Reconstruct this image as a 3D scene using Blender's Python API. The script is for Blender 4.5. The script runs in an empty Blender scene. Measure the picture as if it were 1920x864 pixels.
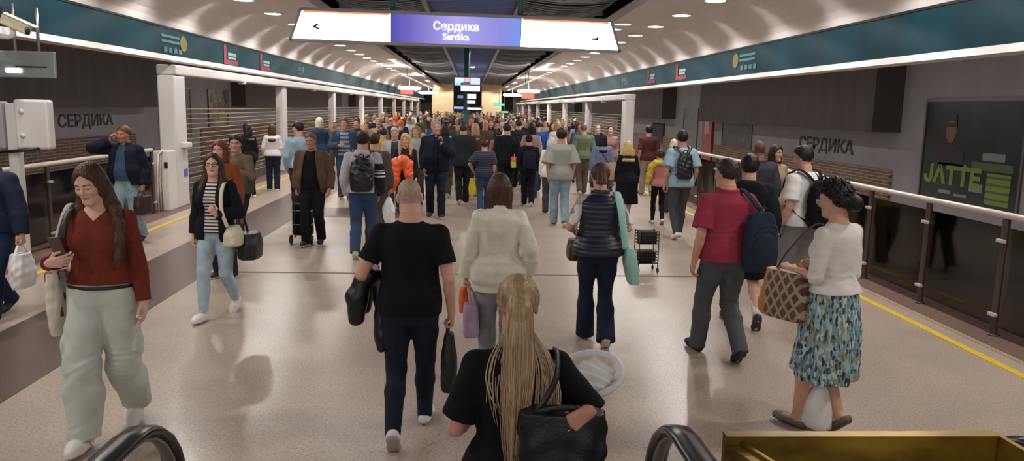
import bpy, bmesh, math, random
import numpy as np
from mathutils import Vector, Matrix

COL = bpy.context.scene.collection
PI = math.pi
f32 = np.float32

# ------------------------------------------------------------------ camera frame
IW, IH, FPX, CAMH = 1920.0, 864.0, 1450.0, 2.2
ROLL = 0.013
def _cam():
    y = np.array([883 - 960, 200 - 432, FPX], float); y /= np.linalg.norm(y)
    u = np.array([math.sin(ROLL), -math.cos(ROLL), 0.0])
    z = u - y * u.dot(y); z /= np.linalg.norm(z)
    x = np.cross(y, z)
    return np.stack([x, y, z])          # rows: world axes in camera coords (x right, y down, z forward)
CW = _cam()
def ray(px, py):
    return CW @ np.array([px - 960, py - 432, FPX])
def on_z(px, py, z=0.0):
    r = ray(px, py); t = (z - CAMH) / r[2]; return Vector((r[0]*t, r[1]*t, z))
def on_y(px, py, Y):
    r = ray(px, py); t = Y / r[1]; return Vector((r[0]*t, Y, CAMH + r[2]*t))
def on_x(px, py, X):
    r = ray(px, py); t = X / r[0]; return Vector((X, r[1]*t, CAMH + r[2]*t))

# ------------------------------------------------------------------ materials
def lin(c):
    if isinstance(c, str):
        c = tuple(int(c[i:i+2], 16) / 255 for i in (0, 2, 4))
    return tuple(v/12.92 if v <= .04045 else ((v+.055)/1.055)**2.4 for v in c) + (1.0,)
_M = {}
def mat(name, color, rough=.6, metal=0.0, spec=.5, noise=0.0, nscale=20, bump=0.0, bscale=60, emit=None, estr=0.0, stretch=(1,1,1), sheen=0.0):
    key = (name, color, rough, metal, noise, nscale, bump, bscale, emit, estr, stretch)
    if key in _M: return _M[key]
    m = bpy.data.materials.new(name); m.use_nodes = True
    nt = m.node_tree; N = nt.nodes; L = nt.links
    b = N['Principled BSDF']
    b.inputs['Base Color'].default_value = lin(color)
    b.inputs['Roughness'].default_value = rough
    b.inputs['Metallic'].default_value = metal
    b.inputs['Specular IOR Level'].default_value = spec
    if sheen: b.inputs['Sheen Weight'].default_value = sheen
    if emit:
        b.inputs['Emission Color'].default_value = lin(emit); b.inputs['Emission Strength'].default_value = estr
    if noise or bump:
        tc = N.new('ShaderNodeTexCoord'); mp = N.new('ShaderNodeMapping')
        mp.inputs['Scale'].default_value = stretch
        L.new(tc.outputs['Object'], mp.inputs['Vector'])
    if noise:
        n = N.new('ShaderNodeTexNoise'); n.inputs['Scale'].default_value = nscale; n.inputs['Detail'].default_value = 3
        L.new(mp.outputs[0], n.inputs['Vector'])
        mr = N.new('ShaderNodeMapRange'); mr.inputs[1].default_value = .3; mr.inputs[2].default_value = .7
        mr.inputs[3].default_value = 1-noise; mr.inputs[4].default_value = 1+noise
        L.new(n.outputs['Fac'], mr.inputs[0])
        mx = N.new('ShaderNodeVectorMath'); mx.operation = 'SCALE'
        mx.inputs[0].default_value = lin(color)[:3]; L.new(mr.outputs[0], mx.inputs['Scale'])
        L.new(mx.outputs[0], b.inputs['Base Color'])
    if bump:
        n2 = N.new('ShaderNodeTexNoise'); n2.inputs['Scale'].default_value = bscale; n2.inputs['Detail'].default_value = 2
        L.new(mp.outputs[0], n2.inputs['Vector'])
        bp = N.new('ShaderNodeBump'); bp.inputs['Strength'].default_value = bump; bp.inputs['Distance'].default_value = .01
        L.new(n2.outputs['Fac'], bp.inputs['Height']); L.new(bp.outputs[0], b.inputs['Normal'])
    _M[key] = m
    return m

def ramp_mat(name, kind, cols, scale=10, rough=.8, detail=2, stretch=(1,1,1), bump=0.0, pos=None, interp='CONSTANT', distort=0.0):
    """noise / voronoi / wave colours through a ramp in object space"""
    key = (name, kind, tuple(cols), scale, stretch)
    if key in _M: return _M[key]
    m = bpy.data.materials.new(name); m.use_nodes = True
    nt = m.node_tree; N = nt.nodes; L = nt.links; b = N['Principled BSDF']
    b.inputs['Roughness'].default_value = rough
    tc = N.new('ShaderNodeTexCoord'); mp = N.new('ShaderNodeMapping'); mp.inputs['Scale'].default_value = stretch
    L.new(tc.outputs['Object'], mp.inputs['Vector'])
    if kind == 'voronoi':
        t = N.new('ShaderNodeTexVoronoi'); t.inputs['Scale'].default_value = scale
        sep = N.new('ShaderNodeSeparateColor'); L.new(t.outputs['Color'], sep.inputs[0]); out = sep.outputs[0]
    elif kind == 'wave':
        t = N.new('ShaderNodeTexWave'); t.inputs['Scale'].default_value = scale; t.inputs['Distortion'].default_value = distort
        t.bands_direction = 'Z'; out = t.outputs['Fac']
    else:
        t = N.new('ShaderNodeTexNoise'); t.inputs['Scale'].default_value = scale; t.inputs['Detail'].default_value = detail; out = t.outputs['Fac']
    L.new(mp.outputs[0], t.inputs['Vector'])
    r = N.new('ShaderNodeValToRGB'); r.color_ramp.interpolation = interp
    n = len(cols)
    while len(r.color_ramp.elements) < n: r.color_ramp.elements.new(.5)
    for i, c in enumerate(cols):
        e = r.color_ramp.elements[i]; e.position = pos[i] if pos else i / n; e.color = lin(c)
    L.new(out, r.inputs[0]); L.new(r.outputs[0], b.inputs['Base Color'])
    if bump:
        bp = N.new('ShaderNodeBump'); bp.inputs['Strength'].default_value = bump; bp.inputs['Distance'].default_value = .01
        L.new(out, bp.inputs['Height']); L.new(bp.outputs[0], b.inputs['Normal'])
    _M[key] = m
    return m

def fabric(c, kind='plain'):
    n = 'fabric_' + kind
    if kind == 'denim': return mat(n, c, .85, noise=.16, nscale=9, bump=.25, bscale=300, spec=.25)
    if kind == 'knit': return mat(n, c, .95, noise=.14, nscale=120, bump=.5, bscale=170, stretch=(1,1,.5), spec=.1)
    if kind == 'shiny': return mat(n, c, .38, noise=.08, nscale=8, bump=.15, bscale=30)
    if kind == 'leather': return mat(n, c, .45, noise=.10, nscale=14, bump=.2, bscale=90)
    return mat(n, c, .88, noise=.07, nscale=14, bump=.15, bscale=220, spec=.2)
def hairmat(c):
    return mat('hair', c, .5, noise=.42, nscale=9, stretch=(14, 14, 1.2), bump=.5, bscale=9, spec=.35)
def skinmat(c):
    return mat('skin', c, .55, noise=.05, nscale=12, spec=.35)

# ------------------------------------------------------------------ object helpers
def empty(name, loc, rz=0.0, **props):
    o = bpy.data.objects.new(name, None); COL.objects.link(o)
    o.empty_display_size = .1
    o.location = loc; o.rotation_euler = (0, 0, rz)
    for k, v in props.items():
        if v is not None: o[k] = v
    return o
def tag(o, label=None, category=None, group=None, kind=None):
    for k, v in (('label', label), ('category', category), ('group', group), ('kind', kind)):
        if v: o[k] = v
    return o
def np_mesh(name, V, Q, mats, fmat=None, smooth=True):
    me = bpy.data.meshes.new(name)
    V = np.asarray(V, f32); Q = np.asarray(Q, np.int32)
    nq, k = Q.shape
    me.vertices.add(len(V)); me.vertices.foreach_set('co', V.ravel())
    me.loops.add(nq*k); me.loops.foreach_set('vertex_index', Q.ravel())
    me.polygons.add(nq); me.polygons.foreach_set('loop_start', np.arange(0, nq*k, k, dtype=np.int32))
    for m in mats: me.materials.append(m)
    if fmat is not None: me.polygons.foreach_set('material_index', fmat.astype(np.int32))
    me.polygons.foreach_set('use_smooth', np.full(nq, smooth))
    me.update(calc_edges=True)
    return me
def link(name, me, parent=None, loc=None, rz=None):
    o = bpy.data.objects.new(name, me); COL.objects.link(o)
    if parent: o.parent = parent
    if loc is not None: o.location = loc
    if rz is not None: o.rotation_euler = (0, 0, rz)
    return o

class MB:
    """collects shapes; build() links them as one mesh object"""
    def __init__(s): s.v = []; s.f = []; s.m = []; s.sm = []
    def add(s, V, Fs, m=0, smooth=False):
        o = len(s.v); s.v += [tuple(p) for p in V]
        for f in Fs: s.f.append(tuple(i + o for i in f)); s.m.append(m); s.sm.append(smooth)
        return s
    def box(s, lo, hi, m=0, M=None):
        x0,y0,z0 = lo; x1,y1,z1 = hi
        V = [(x0,y0,z0),(x1,y0,z0),(x1,y1,z0),(x0,y1,z0),(x0,y0,z1),(x1,y0,z1),(x1,y1,z1),(x0,y1,z1)]
        if M: V = [M @ Vector(p) for p in V]
        return s.add(V, [(0,3,2,1),(4,5,6,7),(0,1,5,4),(1,2,6,5),(2,3,7,6),(3,0,4,7)], m)
    def cbox(s, c, d, m=0, bev=0.0, M=None):
        """box with chamfered vertical & horizontal edges"""
        if bev <= 0:
            return s.box([c[i]-d[i]/2 for i in range(3)], [c[i]+d[i]/2 for i in range(3)], m, M)
        bm = bmesh.new(); bmesh.ops.create_cube(bm, size=1)
        for v in bm.verts: v.co = Vector((v.co[i]*d[i] for i in range(3)))
        bmesh.ops.bevel(bm, geom=bm.edges[:], offset=bev, segments=2, affect='EDGES', profile=.5)
        V = [Vector(c) + v.co for v in bm.verts]
        if M: V = [M @ p for p in V]
        bm.verts.index_update()
        s.add(V, [tuple(v.index for v in f.verts) for f in bm.faces], m); bm.free(); return s
    def prism(s, outline, axis, a, b, m=0):
        """closed 2D outline extruded along axis from a to b"""
        n = len(outline)
        def P(u, v, w):
            return {'x': (w, u, v), 'y': (u, w, v), 'z': (u, v, w)}[axis]
        V = [P(u, v, a) for u, v in outline] + [P(u, v, b) for u, v in outline]
        Fs = [tuple(range(n))[::-1], tuple(range(n, 2*n))] + [(i, (i+1) % n, n+(i+1) % n, n+i) for i in range(n)]
        return s.add(V, Fs, m)
    def tube(s, pts, r, seg=8, m=0, flat=None, closed=False, side=None, smooth=True):
        """sweep a circle (or ellipse r x flat) along pts; side fixes the ellipse's wide axis"""
        P = [Vector(p) for p in pts]; n = len(P)
        R = r if isinstance(r, (list, tuple)) else [r]*n
        rings = []; up = None
        for i in range(n):
            if closed: t = P[(i+1) % n] - P[i-1]
            else: t = P[min(i+1, n-1)] - P[max(i-1, 0)]
            t.normalize()
            if side is not None: a = Vector(side)
            elif up is None: a = Vector((0,0,1)) if abs(t.z) < .9 else Vector((1,0,0))
            else: a = up
            a = a - t*a.dot(t)
            if a.length < 1e-6: a = t.orthogonal()
            a.normalize(); up = a; b = t.cross(a)
            rb = R[i] if flat is None else flat
            rings.append([P[i] + a*math.cos(q)*R[i] + b*math.sin(q)*rb for q in (2*PI*j/seg for j in range(seg))])
        V = [p for ring in rings for p in ring]
        Fs = []
        for i in range(n if closed else n-1):
            k = (i+1) % n
            Fs += [(i*seg+j, i*seg+(j+1) % seg, k*seg+(j+1) % seg, k*seg+j) for j in range(seg)]
        if not closed: Fs += [tuple(range(seg))[::-1], tuple(range((n-1)*seg, n*seg))]
        return s.add(V, Fs, m, smooth)
    def lathe(s, prof, c=(0,0,0), seg=16, m=0, axis='z', smooth=True):
        V = []; n = len(prof)
        for r, h in prof:
            for j in range(seg):
                q = 2*PI*j/seg; x, y = r*math.cos(q), r*math.sin(q)
                V.append({'z': (c[0]+x, c[1]+y, c[2]+h), 'y': (c[0]+x, c[1]+h, c[2]+y), 'x': (c[0]+h, c[1]+x, c[2]+y)}[axis])
        Fs = [(i*seg+j, i*seg+(j+1) % seg, (i+1)*seg+(j+1) % seg, (i+1)*seg+j) for i in range(n-1) for j in range(seg)]
        Fs += [tuple(range(seg))[::-1], tuple(range((n-1)*seg, n*seg))]
        return s.add(V, Fs, m, smooth)
    def mesh(s, name, mats):
        me = bpy.data.meshes.new(name); me.from_pydata(s.v, [], s.f)
        mats = mats if isinstance(mats, (list, tuple)) else [mats]
        for m in mats: me.materials.append(m)
        me.polygons.foreach_set('material_index', s.m); me.polygons.foreach_set('use_smooth', s.sm)
        me.update(); return me
    def build(s, name, mats, parent=None, loc=None, rz=None):
        return link(name, s.mesh(name, mats), parent, loc, rz)

_TXT = {}
def text_mesh(body, size, depth=.004, bold=0.0):
    cu = bpy.data.curves.new('lettering', 'FONT'); cu.body = body; cu.size = size; cu.extrude = depth; cu.offset = bold
    cu.align_x = 'CENTER'; cu.align_y = 'CENTER'
    o = bpy.data.objects.new('tmp_text', cu); COL.objects.link(o)
    dg = bpy.context.evaluated_depsgraph_get(); dg.update()
    me = bpy.data.meshes.new_from_object(o.evaluated_get(dg))
    bpy.data.objects.remove(o); return me

# ------------------------------------------------------------------ signed distance modelling
def spline(zs, vs):
    zs = np.asarray(zs, float); vs = np.asarray(vs, float)
    d = np.diff(vs)/np.diff(zs); t = np.zeros_like(vs)
    t[1:-1] = np.where(d[:-1]*d[1:] > 0, 2*d[:-1]*d[1:]/(d[:-1]+d[1:]+1e-12), 0)   # monotone
    t[0], t[-1] = d[0], d[-1]
    def fn(z):
        z = np.clip(z, zs[0], zs[-1]); i = np.clip(np.searchsorted(zs, z)-1, 0, len(zs)-2)
        h = zs[i+1]-zs[i]; u = (z-zs[i])/h
        return ((2*u**3-3*u**2+1)*vs[i] + (u**3-2*u**2+u)*h*t[i] + (-2*u**3+3*u**2)*vs[i+1] + (u**3-u**2)*h*t[i+1])
    return fn
def smin(a, b, k):
    h = np.clip(.5+.5*(b-a)/k, 0, 1); return b+(a-b)*h-k*h*(1-h)
def smax(a, b, k): return -smin(-a, -b, k)

class Field:
    def __init__(s, lo, hi, vox):
        s.vox = vox
        s.ax = [np.arange(lo[i]-2*vox, hi[i]+3*vox, vox, dtype=f32) for i in range(3)]
        s.D = np.full([len(a) for a in s.ax], .3, f32)
    def region(s, lo, hi, pad):
        sl = []
        for i in range(3):
            a = int(np.searchsorted(s.ax[i], lo[i]-pad)); b = int(np.searchsorted(s.ax[i], hi[i]+pad))
            if b-a < 1: return None
            sl.append(slice(max(a-1, 0), b+1))
        return tuple(sl)
    def grid(s, sl):
        return (s.ax[0][sl[0]][:,None,None], s.ax[1][sl[1]][None,:,None], s.ax[2][sl[2]][None,None,:])
    def apply(s, fn, lo, hi, k, op='add'):
        pad = k + 2.5*s.vox
        sl = s.region(lo, hi, pad)
        if sl is None: return
        d = fn(*s.grid(sl)).astype(f32)
        A = s.D[sl]
        if op == 'add': s.D[sl] = smin(A, d, k) if k > 0 else np.minimum(A, d)
        elif op == 'sub': s.D[sl] = smax(A, -d, k) if k > 0 else np.maximum(A, -d)
    def cone(s, a, ra, b, rb, k=.02, flat=None, cap=False, op='add'):
        a = np.asarray(a, float); b = np.asarray(b, float); ba = b-a; l2 = float(ba.dot(ba)) or 1e-9
        r = max(ra, rb)
        def fn(X, Y, Z):
            px, py, pz = X-a[0], Y-a[1], Z-a[2]
            t = np.clip((px*ba[0]+py*ba[1]+pz*ba[2])/l2, 0, 1)
            qx, qy, qz = px-ba[0]*t, py-ba[1]*t, pz-ba[2]*t
            if flat is not None:                                   # flat = (dir, scale): squash along dir
                dv, sc = flat; pr = qx*dv[0]+qy*dv[1]+qz*dv[2]; e = 1/sc-1
                qx, qy, qz = qx+dv[0]*pr*e, qy+dv[1]*pr*e, qz+dv[2]*pr*e
                d = (np.sqrt(qx*qx+qy*qy+qz*qz)-(ra+(rb-ra)*t))*(sc if sc < 1 else 1)
            else: d = np.sqrt(qx*qx+qy*qy+qz*qz)-(ra+(rb-ra)*t)
            if cap:
                n = ba/math.sqrt(l2)
                d = np.maximum(d, (X-b[0])*n[0]+(Y-b[1])*n[1]+(Z-b[2])*n[2])
            return d
        e = r*(max(1, flat[1]) if flat else 1)
        s.apply(fn, np.minimum(a, b)-e, np.maximum(a, b)+e, k, op)
    def chain(s, pts, rs, k=.02, cap=False, flat=None, k2=None):
        for i in range(len(pts)-1):
            s.cone(pts[i], rs[i], pts[i+1], rs[i+1], k if i == 0 or k2 is None else k2, flat, cap and i == len(pts)-2)
    def ell(s, c, r, R=None, k=.02, op='add'):
        c = np.asarray(c, float); r = np.asarray(r, float); m = float(r.min())
        def fn(X, Y, Z):
            x, y, z = X-c[0], Y-c[1], Z-c[2]
            if R is not None:
                x, y, z = (R[0][0]*x+R[1][0]*y+R[2][0]*z, R[0][1]*x+R[1][1]*y+R[2][1]*z, R[0][2]*x+R[1][2]*y+R[2][2]*z)
            q = np.sqrt((x/r[0])**2+(y/r[1])**2+(z/r[2])**2)
            g = np.sqrt((x/r[0]**2)**2+(y/r[1]**2)**2+(z/r[2]**2)**2)+1e-6
            return np.where(q < .3, (q-1)*m, q*(q-1)/g)
        e = float(r.max()) if R is not None else r
        s.apply(fn, c-e, c+e, k, op)
    def loft(s, z0, z1, w, d, cx, cy, n=2.4, k=.02, ripple=None, op='add'):
        """stack of super-ellipses; w,d,cx,cy are functions of z"""
        zz = np.linspace(z0, z1, 24); W = float(np.max(w(zz)))*1.12; Dd = float(np.max(d(zz)))*1.12
        def fn(X, Y, Z):
            zc = np.clip(Z, z0, z1); ww = w(zc); dd = d(zc)
            x = np.abs((X-cx(zc))/ww); yr = (Y-cy(zc))/dd; y = np.abs(yr)
            rho = (x**n+y**n)**(1/n)
            if ripple is not None: rho = rho/(1+ripple(np.arctan2(yr, (X-cx(zc))/ww), Z))
            dist = (rho-1)*np.minimum(ww, dd)*np.where(rho > 1, 1, 1)
            return np.maximum(dist, np.maximum(Z-z1, z0-Z))
        lo = (float(np.min(cx(zz)))-W, float(np.min(cy(zz)))-Dd, z0); hi = (float(np.max(cx(zz)))+W, float(np.max(cy(zz)))+Dd, z1)
        s.apply(fn, lo, hi, k, op)
    def cut(s, fn, k=0.0):
        """keep where fn <= 0"""
        d = fn(s.ax[0][:,None,None], s.ax[1][None,:,None], s.ax[2][None,None,:])
        s.D = (smax(s.D, d, k) if k > 0 else np.maximum(s.D, d)).astype(f32)
    def folds(s, amp, seed=0, f=1.0):
        X, Y, Z = s.ax[0][:,None,None]*f, s.ax[1][None,:,None]*f, s.ax[2][None,None,:]*f
        p = seed*1.7
        n = np.sin(21*X+9*np.sin(7*Z+p)+p)*np.sin(26*Z+5*np.sin(13*X+p)+4*Y) + .6*np.sin(33*Y+14*Z+p)*np.sin(17*Z-12*X+2*p)
        s.D = (s.D+amp*n).astype(f32)
    def wrinkles(s, amp, centres, seed=0):
        """creases gathered round joints, faint long folds elsewhere"""
        X, Y, Z = s.ax[0][:,None,None], s.ax[1][None,:,None], s.ax[2][None,None,:]; p = seed*1.7
        n = .45*np.sin(17*X+7*Z+2.5*np.sin(9*Z+p)+p)*np.sin(13*Y-6*Z+1.5*np.sin(8*X+p))
        wv = np.sin(58*Z+30*X*np.sign(X+.001)+14*Y+2.6*np.sin(11*X+9*Z+p)+2.4*np.sin(14*Y+6*Z+p)); wv = 1-2*np.abs(wv)**.8
        m = 0
        for c, r in centres: m = m+np.exp(-((X-c[0])**2+(Y-c[1])**2+(Z-c[2])**2)/(.45*r*r))
        mod = .5+.5*np.sin(15*X+12*Z+p)*np.sin(19*Y-10*Z+2*p)+.2*np.sin(31*Z+p)
        s.D = (s.D-amp*(n+.62*wv*mod*np.minimum(m, 1))).astype(f32)
    def nets(s):
        D = s.D; S = D < 0
        c = np.zeros([n-1 for n in D.shape], np.int8)
        for dx in (0,1):
            for dy in (0,1):
                for dz in (0,1):
                    c += S[dx:D.shape[0]-1+dx, dy:D.shape[1]-1+dy, dz:D.shape[2]-1+dz]
        act = (c > 0) & (c < 8)
        I = np.nonzero(act); n = len(I[0])
        idx = np.full(act.shape, -1, np.int32); idx[act] = np.arange(n)
        acc = np.zeros((n, 3), f32); cnt = np.zeros(n, f32)
        cor = [(a,b,e) for a in (0,1) for b in (0,1) for e in (0,1)]
        val = {q: D[I[0]+q[0], I[1]+q[1], I[2]+q[2]] for q in cor}
        for q in cor:
            for ax in range(3):
                if q[ax]: continue
                r = list(q); r[ax] = 1; r = tuple(r)
                va, vb = val[q], val[r]; x = (va < 0) != (vb < 0)
                t = np.where(x, va/np.where(x, va-vb, 1), 0)
                pos = np.zeros((n, 3), f32)
                for i in range(3): pos[:, i] = q[i]
                pos[:, ax] += t
                acc += pos*x[:, None]; cnt += x
        V = np.stack(I, 1).astype(f32)+acc/cnt[:, None]
        V = V*s.vox+np.array([a[0] for a in s.ax], f32)
        quads = []
        for ax in range(3):
            b, e = (ax+1) % 3, (ax+2) % 3
            s0 = [slice(None)]*3; s1 = [slice(None)]*3
            s0[ax] = slice(0, -1); s1[ax] = slice(1, None)
            for q in (b, e):
                s0[q] = slice(1, -1); s1[q] = slice(1, -1)
            A, B = S[tuple(s0)], S[tuple(s1)]
            J = np.nonzero(A != B)
            ins = A[J]
            J = [j.copy() for j in J]; J[b] += 1; J[e] += 1
            def cell(ob, oe):
                K = [J[0].copy(), J[1].copy(), J[2].copy()]; K[b] -= ob; K[e] -= oe
                return idx[K[0], K[1], K[2]]
            q = np.stack([cell(1,1), cell(0,1), cell(0,0), cell(1,0)], 1)
            q[~ins] = q[~ins][:, ::-1]
            quads.append(q)
        Q = np.concatenate(quads); Q = Q[(Q >= 0).all(1)]
        return V, Q

def seg_dist(P, a, b):
    a = np.asarray(a, float); b = np.asarray(b, float); ba = b-a; l2 = ba.dot(ba) or 1e-9
    t = np.clip(((P-a)@ba)/l2, 0, 1); return np.linalg.norm(P-a-t[:,None]*ba, axis=1)
# ------------------------------------------------------------------ people
PROF = {
 'z': [.84,.90,.97,1.04,1.12,1.22,1.32,1.39,1.435,1.465,1.49,1.54],
 'm': ([.150,.166,.172,.164,.154,.160,.172,.168,.140,.098,.068,.056],
       [.085,.112,.118,.112,.106,.112,.120,.110,.090,.074,.062,.056]),
 'f': ([.160,.182,.184,.164,.136,.140,.150,.146,.116,.080,.055,.046],
       [.090,.117,.120,.106,.094,.098,.104,.096,.080,.064,.052,.047]),
 'cy': [-.012,-.014,-.014,-.006,0,0,-.002,-.012,-.016,-.016,-.010,-.002],
}
def V3(*a): return Vector(a)
def ik(a, t, l1, l2, pole):
    a, t = Vector(a), Vector(t); d = t-a; L = min(max(d.length, .12), (l1+l2)*.998); d.normalize()
    p = Vector(pole); p = p-d*p.dot(d); p.normalize()
    x = (l1*l1-l2*l2+L*L)/(2*L); h = math.sqrt(max(l1*l1-x*x, 0))
    return a+d*x+p*h, a+d*L

STAND = ((-.10,.03,0,8),(.10,-.02,0,-8))
def walk(front, q=.30, th=32, w=.075):
    """feet (x, ankle y, heel pitch, yaw) with the named foot ahead"""
    a = (q*.95, -4, 5); b = (-q*1.05, th, 5)
    L, R = (a, b) if front == 'L' else (b, a)
    return ((-w, L[0], L[1], 5), (w, R[0], R[1], -5))

class Skel: pass
def skeleton(p):
    S = Skel(); h = p.get('h', 1.75); s = S.s = h/1.75; S.sex = sex = p.get('sex', 'm')
    S.build = p.get('build', 1.0); lean = S.lean = p.get('lean', .03); fem = sex != 'm'
    leg1, leg2 = .44*s, .43*s
    hx = .088*s
    S.ank = []; S.footR = []
    for i, (x, y, th, yaw) in enumerate(p.get('feet', STAND)):
        t = math.radians(th); R = Matrix.Rotation(math.radians(yaw), 3, 'Z') @ Matrix.Rotation(-t, 3, 'X')
        # pivot on the ball for a raised heel, on the heel for raised toes
        piv = Vector((0, .12*s, 0)) if th >= 0 else Vector((0, -.06*s, 0))
        base = Vector((x*s, y*s, 0))
        fl = Matrix.Rotation(math.radians(yaw), 3, 'Z')
        S.ank.append(base + fl @ piv + R @ (Vector((0, 0, .078*s))-piv)); S.footR.append(R)
    L = (leg1+leg2)*.993; hz = p.get('hz', .935)*s
    for i, a in enumerate(S.ank):
        dx = a.x-(-hx, hx)[i]; r = L*L-dx*dx-a.y*a.y
        hz = min(hz, a.z+math.sqrt(max(r, .01)))
    S.hz = hz; dz = S.dz = hz-.93*s
    S.hip = [Vector((-hx, -.005*s, hz)), Vector((hx, -.005*s, hz))]
    S.knee = []
    for i in (0, 1):
        k, e = ik(S.hip[i], S.ank[i], leg1, leg2, ((-.06, .06)[i], 1, .15)); S.knee.append(k); S.ank[i] = e
    zs = np.array(PROF['z'])*s+dz
    W, D = PROF['f' if fem else 'm']; b = S.build
    S.pz = zs
    S.pw = np.array(W)*s*b; S.pd = np.array(D)*s*(b*1.05 if b > 1 else b)
    belly = p.get('belly', 0)
    cyv = np.array(PROF['cy'])*s+np.where(zs > hz, lean*(zs-hz), 0)
    if belly:
        g = belly*np.exp(-((np.array(PROF['z'])-1.10)/.12)**2)*s; S.pd = S.pd+g; S.pw = S.pw+g*.6; cyv = cyv+g*.6
    S.pcy = cyv
    S.cy = spline(zs, cyv); sw = (.158 if fem else .184)*s*(1+(b-1)*.6)
    shz = 1.405*s+dz
    tw = math.radians(p.get('twist', 0))
    yc = float(S.cy(shz))
    S.sh = [Vector((-sw*math.cos(tw), yc-sw*math.sin(tw), shz)), Vector((sw*math.cos(tw), yc+sw*math.sin(tw), shz))]
    l1, l2 = (.292*s, .252*s) if not fem else (.280*s, .240*s)
    S.elb = []; S.wri = []; S.hand = []
    for i, key in enumerate(('la', 'ra')):
        sg = (-1, 1)[i]; A = p.get(key, {})
        t = A.get('w', (.215, .05, .90)); t = Vector((sg*t[0]*s, t[1]*s+float(S.cy(hz+.05))*0+lean*(t[2]*s-hz)*.4*(t[2]*s > hz), t[2]*s+dz))
        pole = A.get('p', (.35, -1, -.1)); pole = (sg*pole[0], pole[1], pole[2])
        e, w = ik(S.sh[i], t, l1, l2, pole); S.elb.append(e); S.wri.append(w)
        f = (w-e).normalized()
        if 'f' in A: f = Vector((sg*A['f'][0], A['f'][1], A['f'][2])).normalized()
        n = A.get('n', (-1, 0, 0)); n = Vector((sg*n[0], n[1], n[2])); n = (n-f*n.dot(f)).normalized()
        t_ = f.cross(n)*sg                  # thumb side
        S.hand.append((w, f, n, t_, A.get('curl', .3)))
    hy, hp, hr = p.get('head', (0, 0, 0))
    S.hR = Matrix.Rotation(math.radians(-hy), 3, 'Z') @ Matrix.Rotation(math.radians(-hp), 3, 'X') @ Matrix.Rotation(math.radians(hr), 3, 'Y')
    S.nk = Vector((0, float(S.cy(1.49*s+dz)), 1.49*s+dz))
    hs = S.hs = s*p.get('hscale', 1.0)*(.97 if fem else 1.0)
    nj = S.nk+Vector((0, .012*s+lean*.04*s, .045*s))
    S.nj = nj
    S.hO = nj+S.hR @ Vector((0, .018*hs, .102*hs))
    return S

def hpt(S, v): return S.hO+S.hR @ (Vector(v)*S.hs)
def ltor(S): return [[S.hR[r][c] for c in range(3)] for r in range(3)]

def bounds(pts, m):
    A = np.array([tuple(q) for q in pts]); return A.min(0)-m, A.max(0)+m

def hand_sdf(F, S, i, big=1.0):
    w, f, n, t, curl = S.hand[i]; s = S.s*(.93 if S.sex != 'm' else 1.0); tips = []
    P = lambda a, b, c: w+(f*a+t*b+n*c)*s
    r = lambda x: x*s*big
    base = [(.012,.016),(.010,.006),(.010,-.005),(.012,-.015)]
    kn = [(.084,.029),(.088,.010),(.084,-.010),(.076,-.028)]
    for b_, k_ in zip(base, kn): F.cone(P(b_[0], b_[1], 0), r(.0145), P(k_[0], k_[1], 0), r(.0115), .012*s)
    ln = [(.042,.025,.021),(.046,.029,.022),(.042,.027,.021),(.033,.020,.019)]
    for q, (k_, L) in enumerate(zip(kn, ln)):
        p0 = P(k_[0], k_[1], 0); a = 0.0; sp = (.10,.02,-.06,-.14)[q]*(1-curl)
        rr = (.0092,.0094,.009,.008)[q]
        for j in range(3):
            a += math.radians((62, 92, 55)[j])*min(1.05, curl*(1+.10*q))
            d = (f*math.cos(a)+n*math.sin(a)+t*sp*(1-.5*j)).normalized()
            p1 = p0+d*L[j]*s
            F.cone(p0, r(rr-.0008*j), p1, r(rr-.0008*(j+1)), .004*s); p0 = p1
        tips.append((p1, p1-d*.012*s, (f*math.cos(a+1.57)+n*math.sin(a+1.57))*-1))
    p0 = P(.022, .020, .006); oc = .25+.75*curl
    for j, (L, rr) in enumerate(((.042,.0135),(.034,.0105),(.026,.009))):
        d = (f*(.62, .88, .92)[j]+t*(.68, .36-.5*curl, .22-.75*curl)[j]+n*(.30, .30*oc+.15, .5*oc+.1)[j]).normalized()
        p1 = p0+d*L*s; F.cone(p0, r(rr), p1, r(rr-.0015), .007*s); p0 = p1
    tips.append((p1, p1-d*.012*s, t))
    return tips

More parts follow.
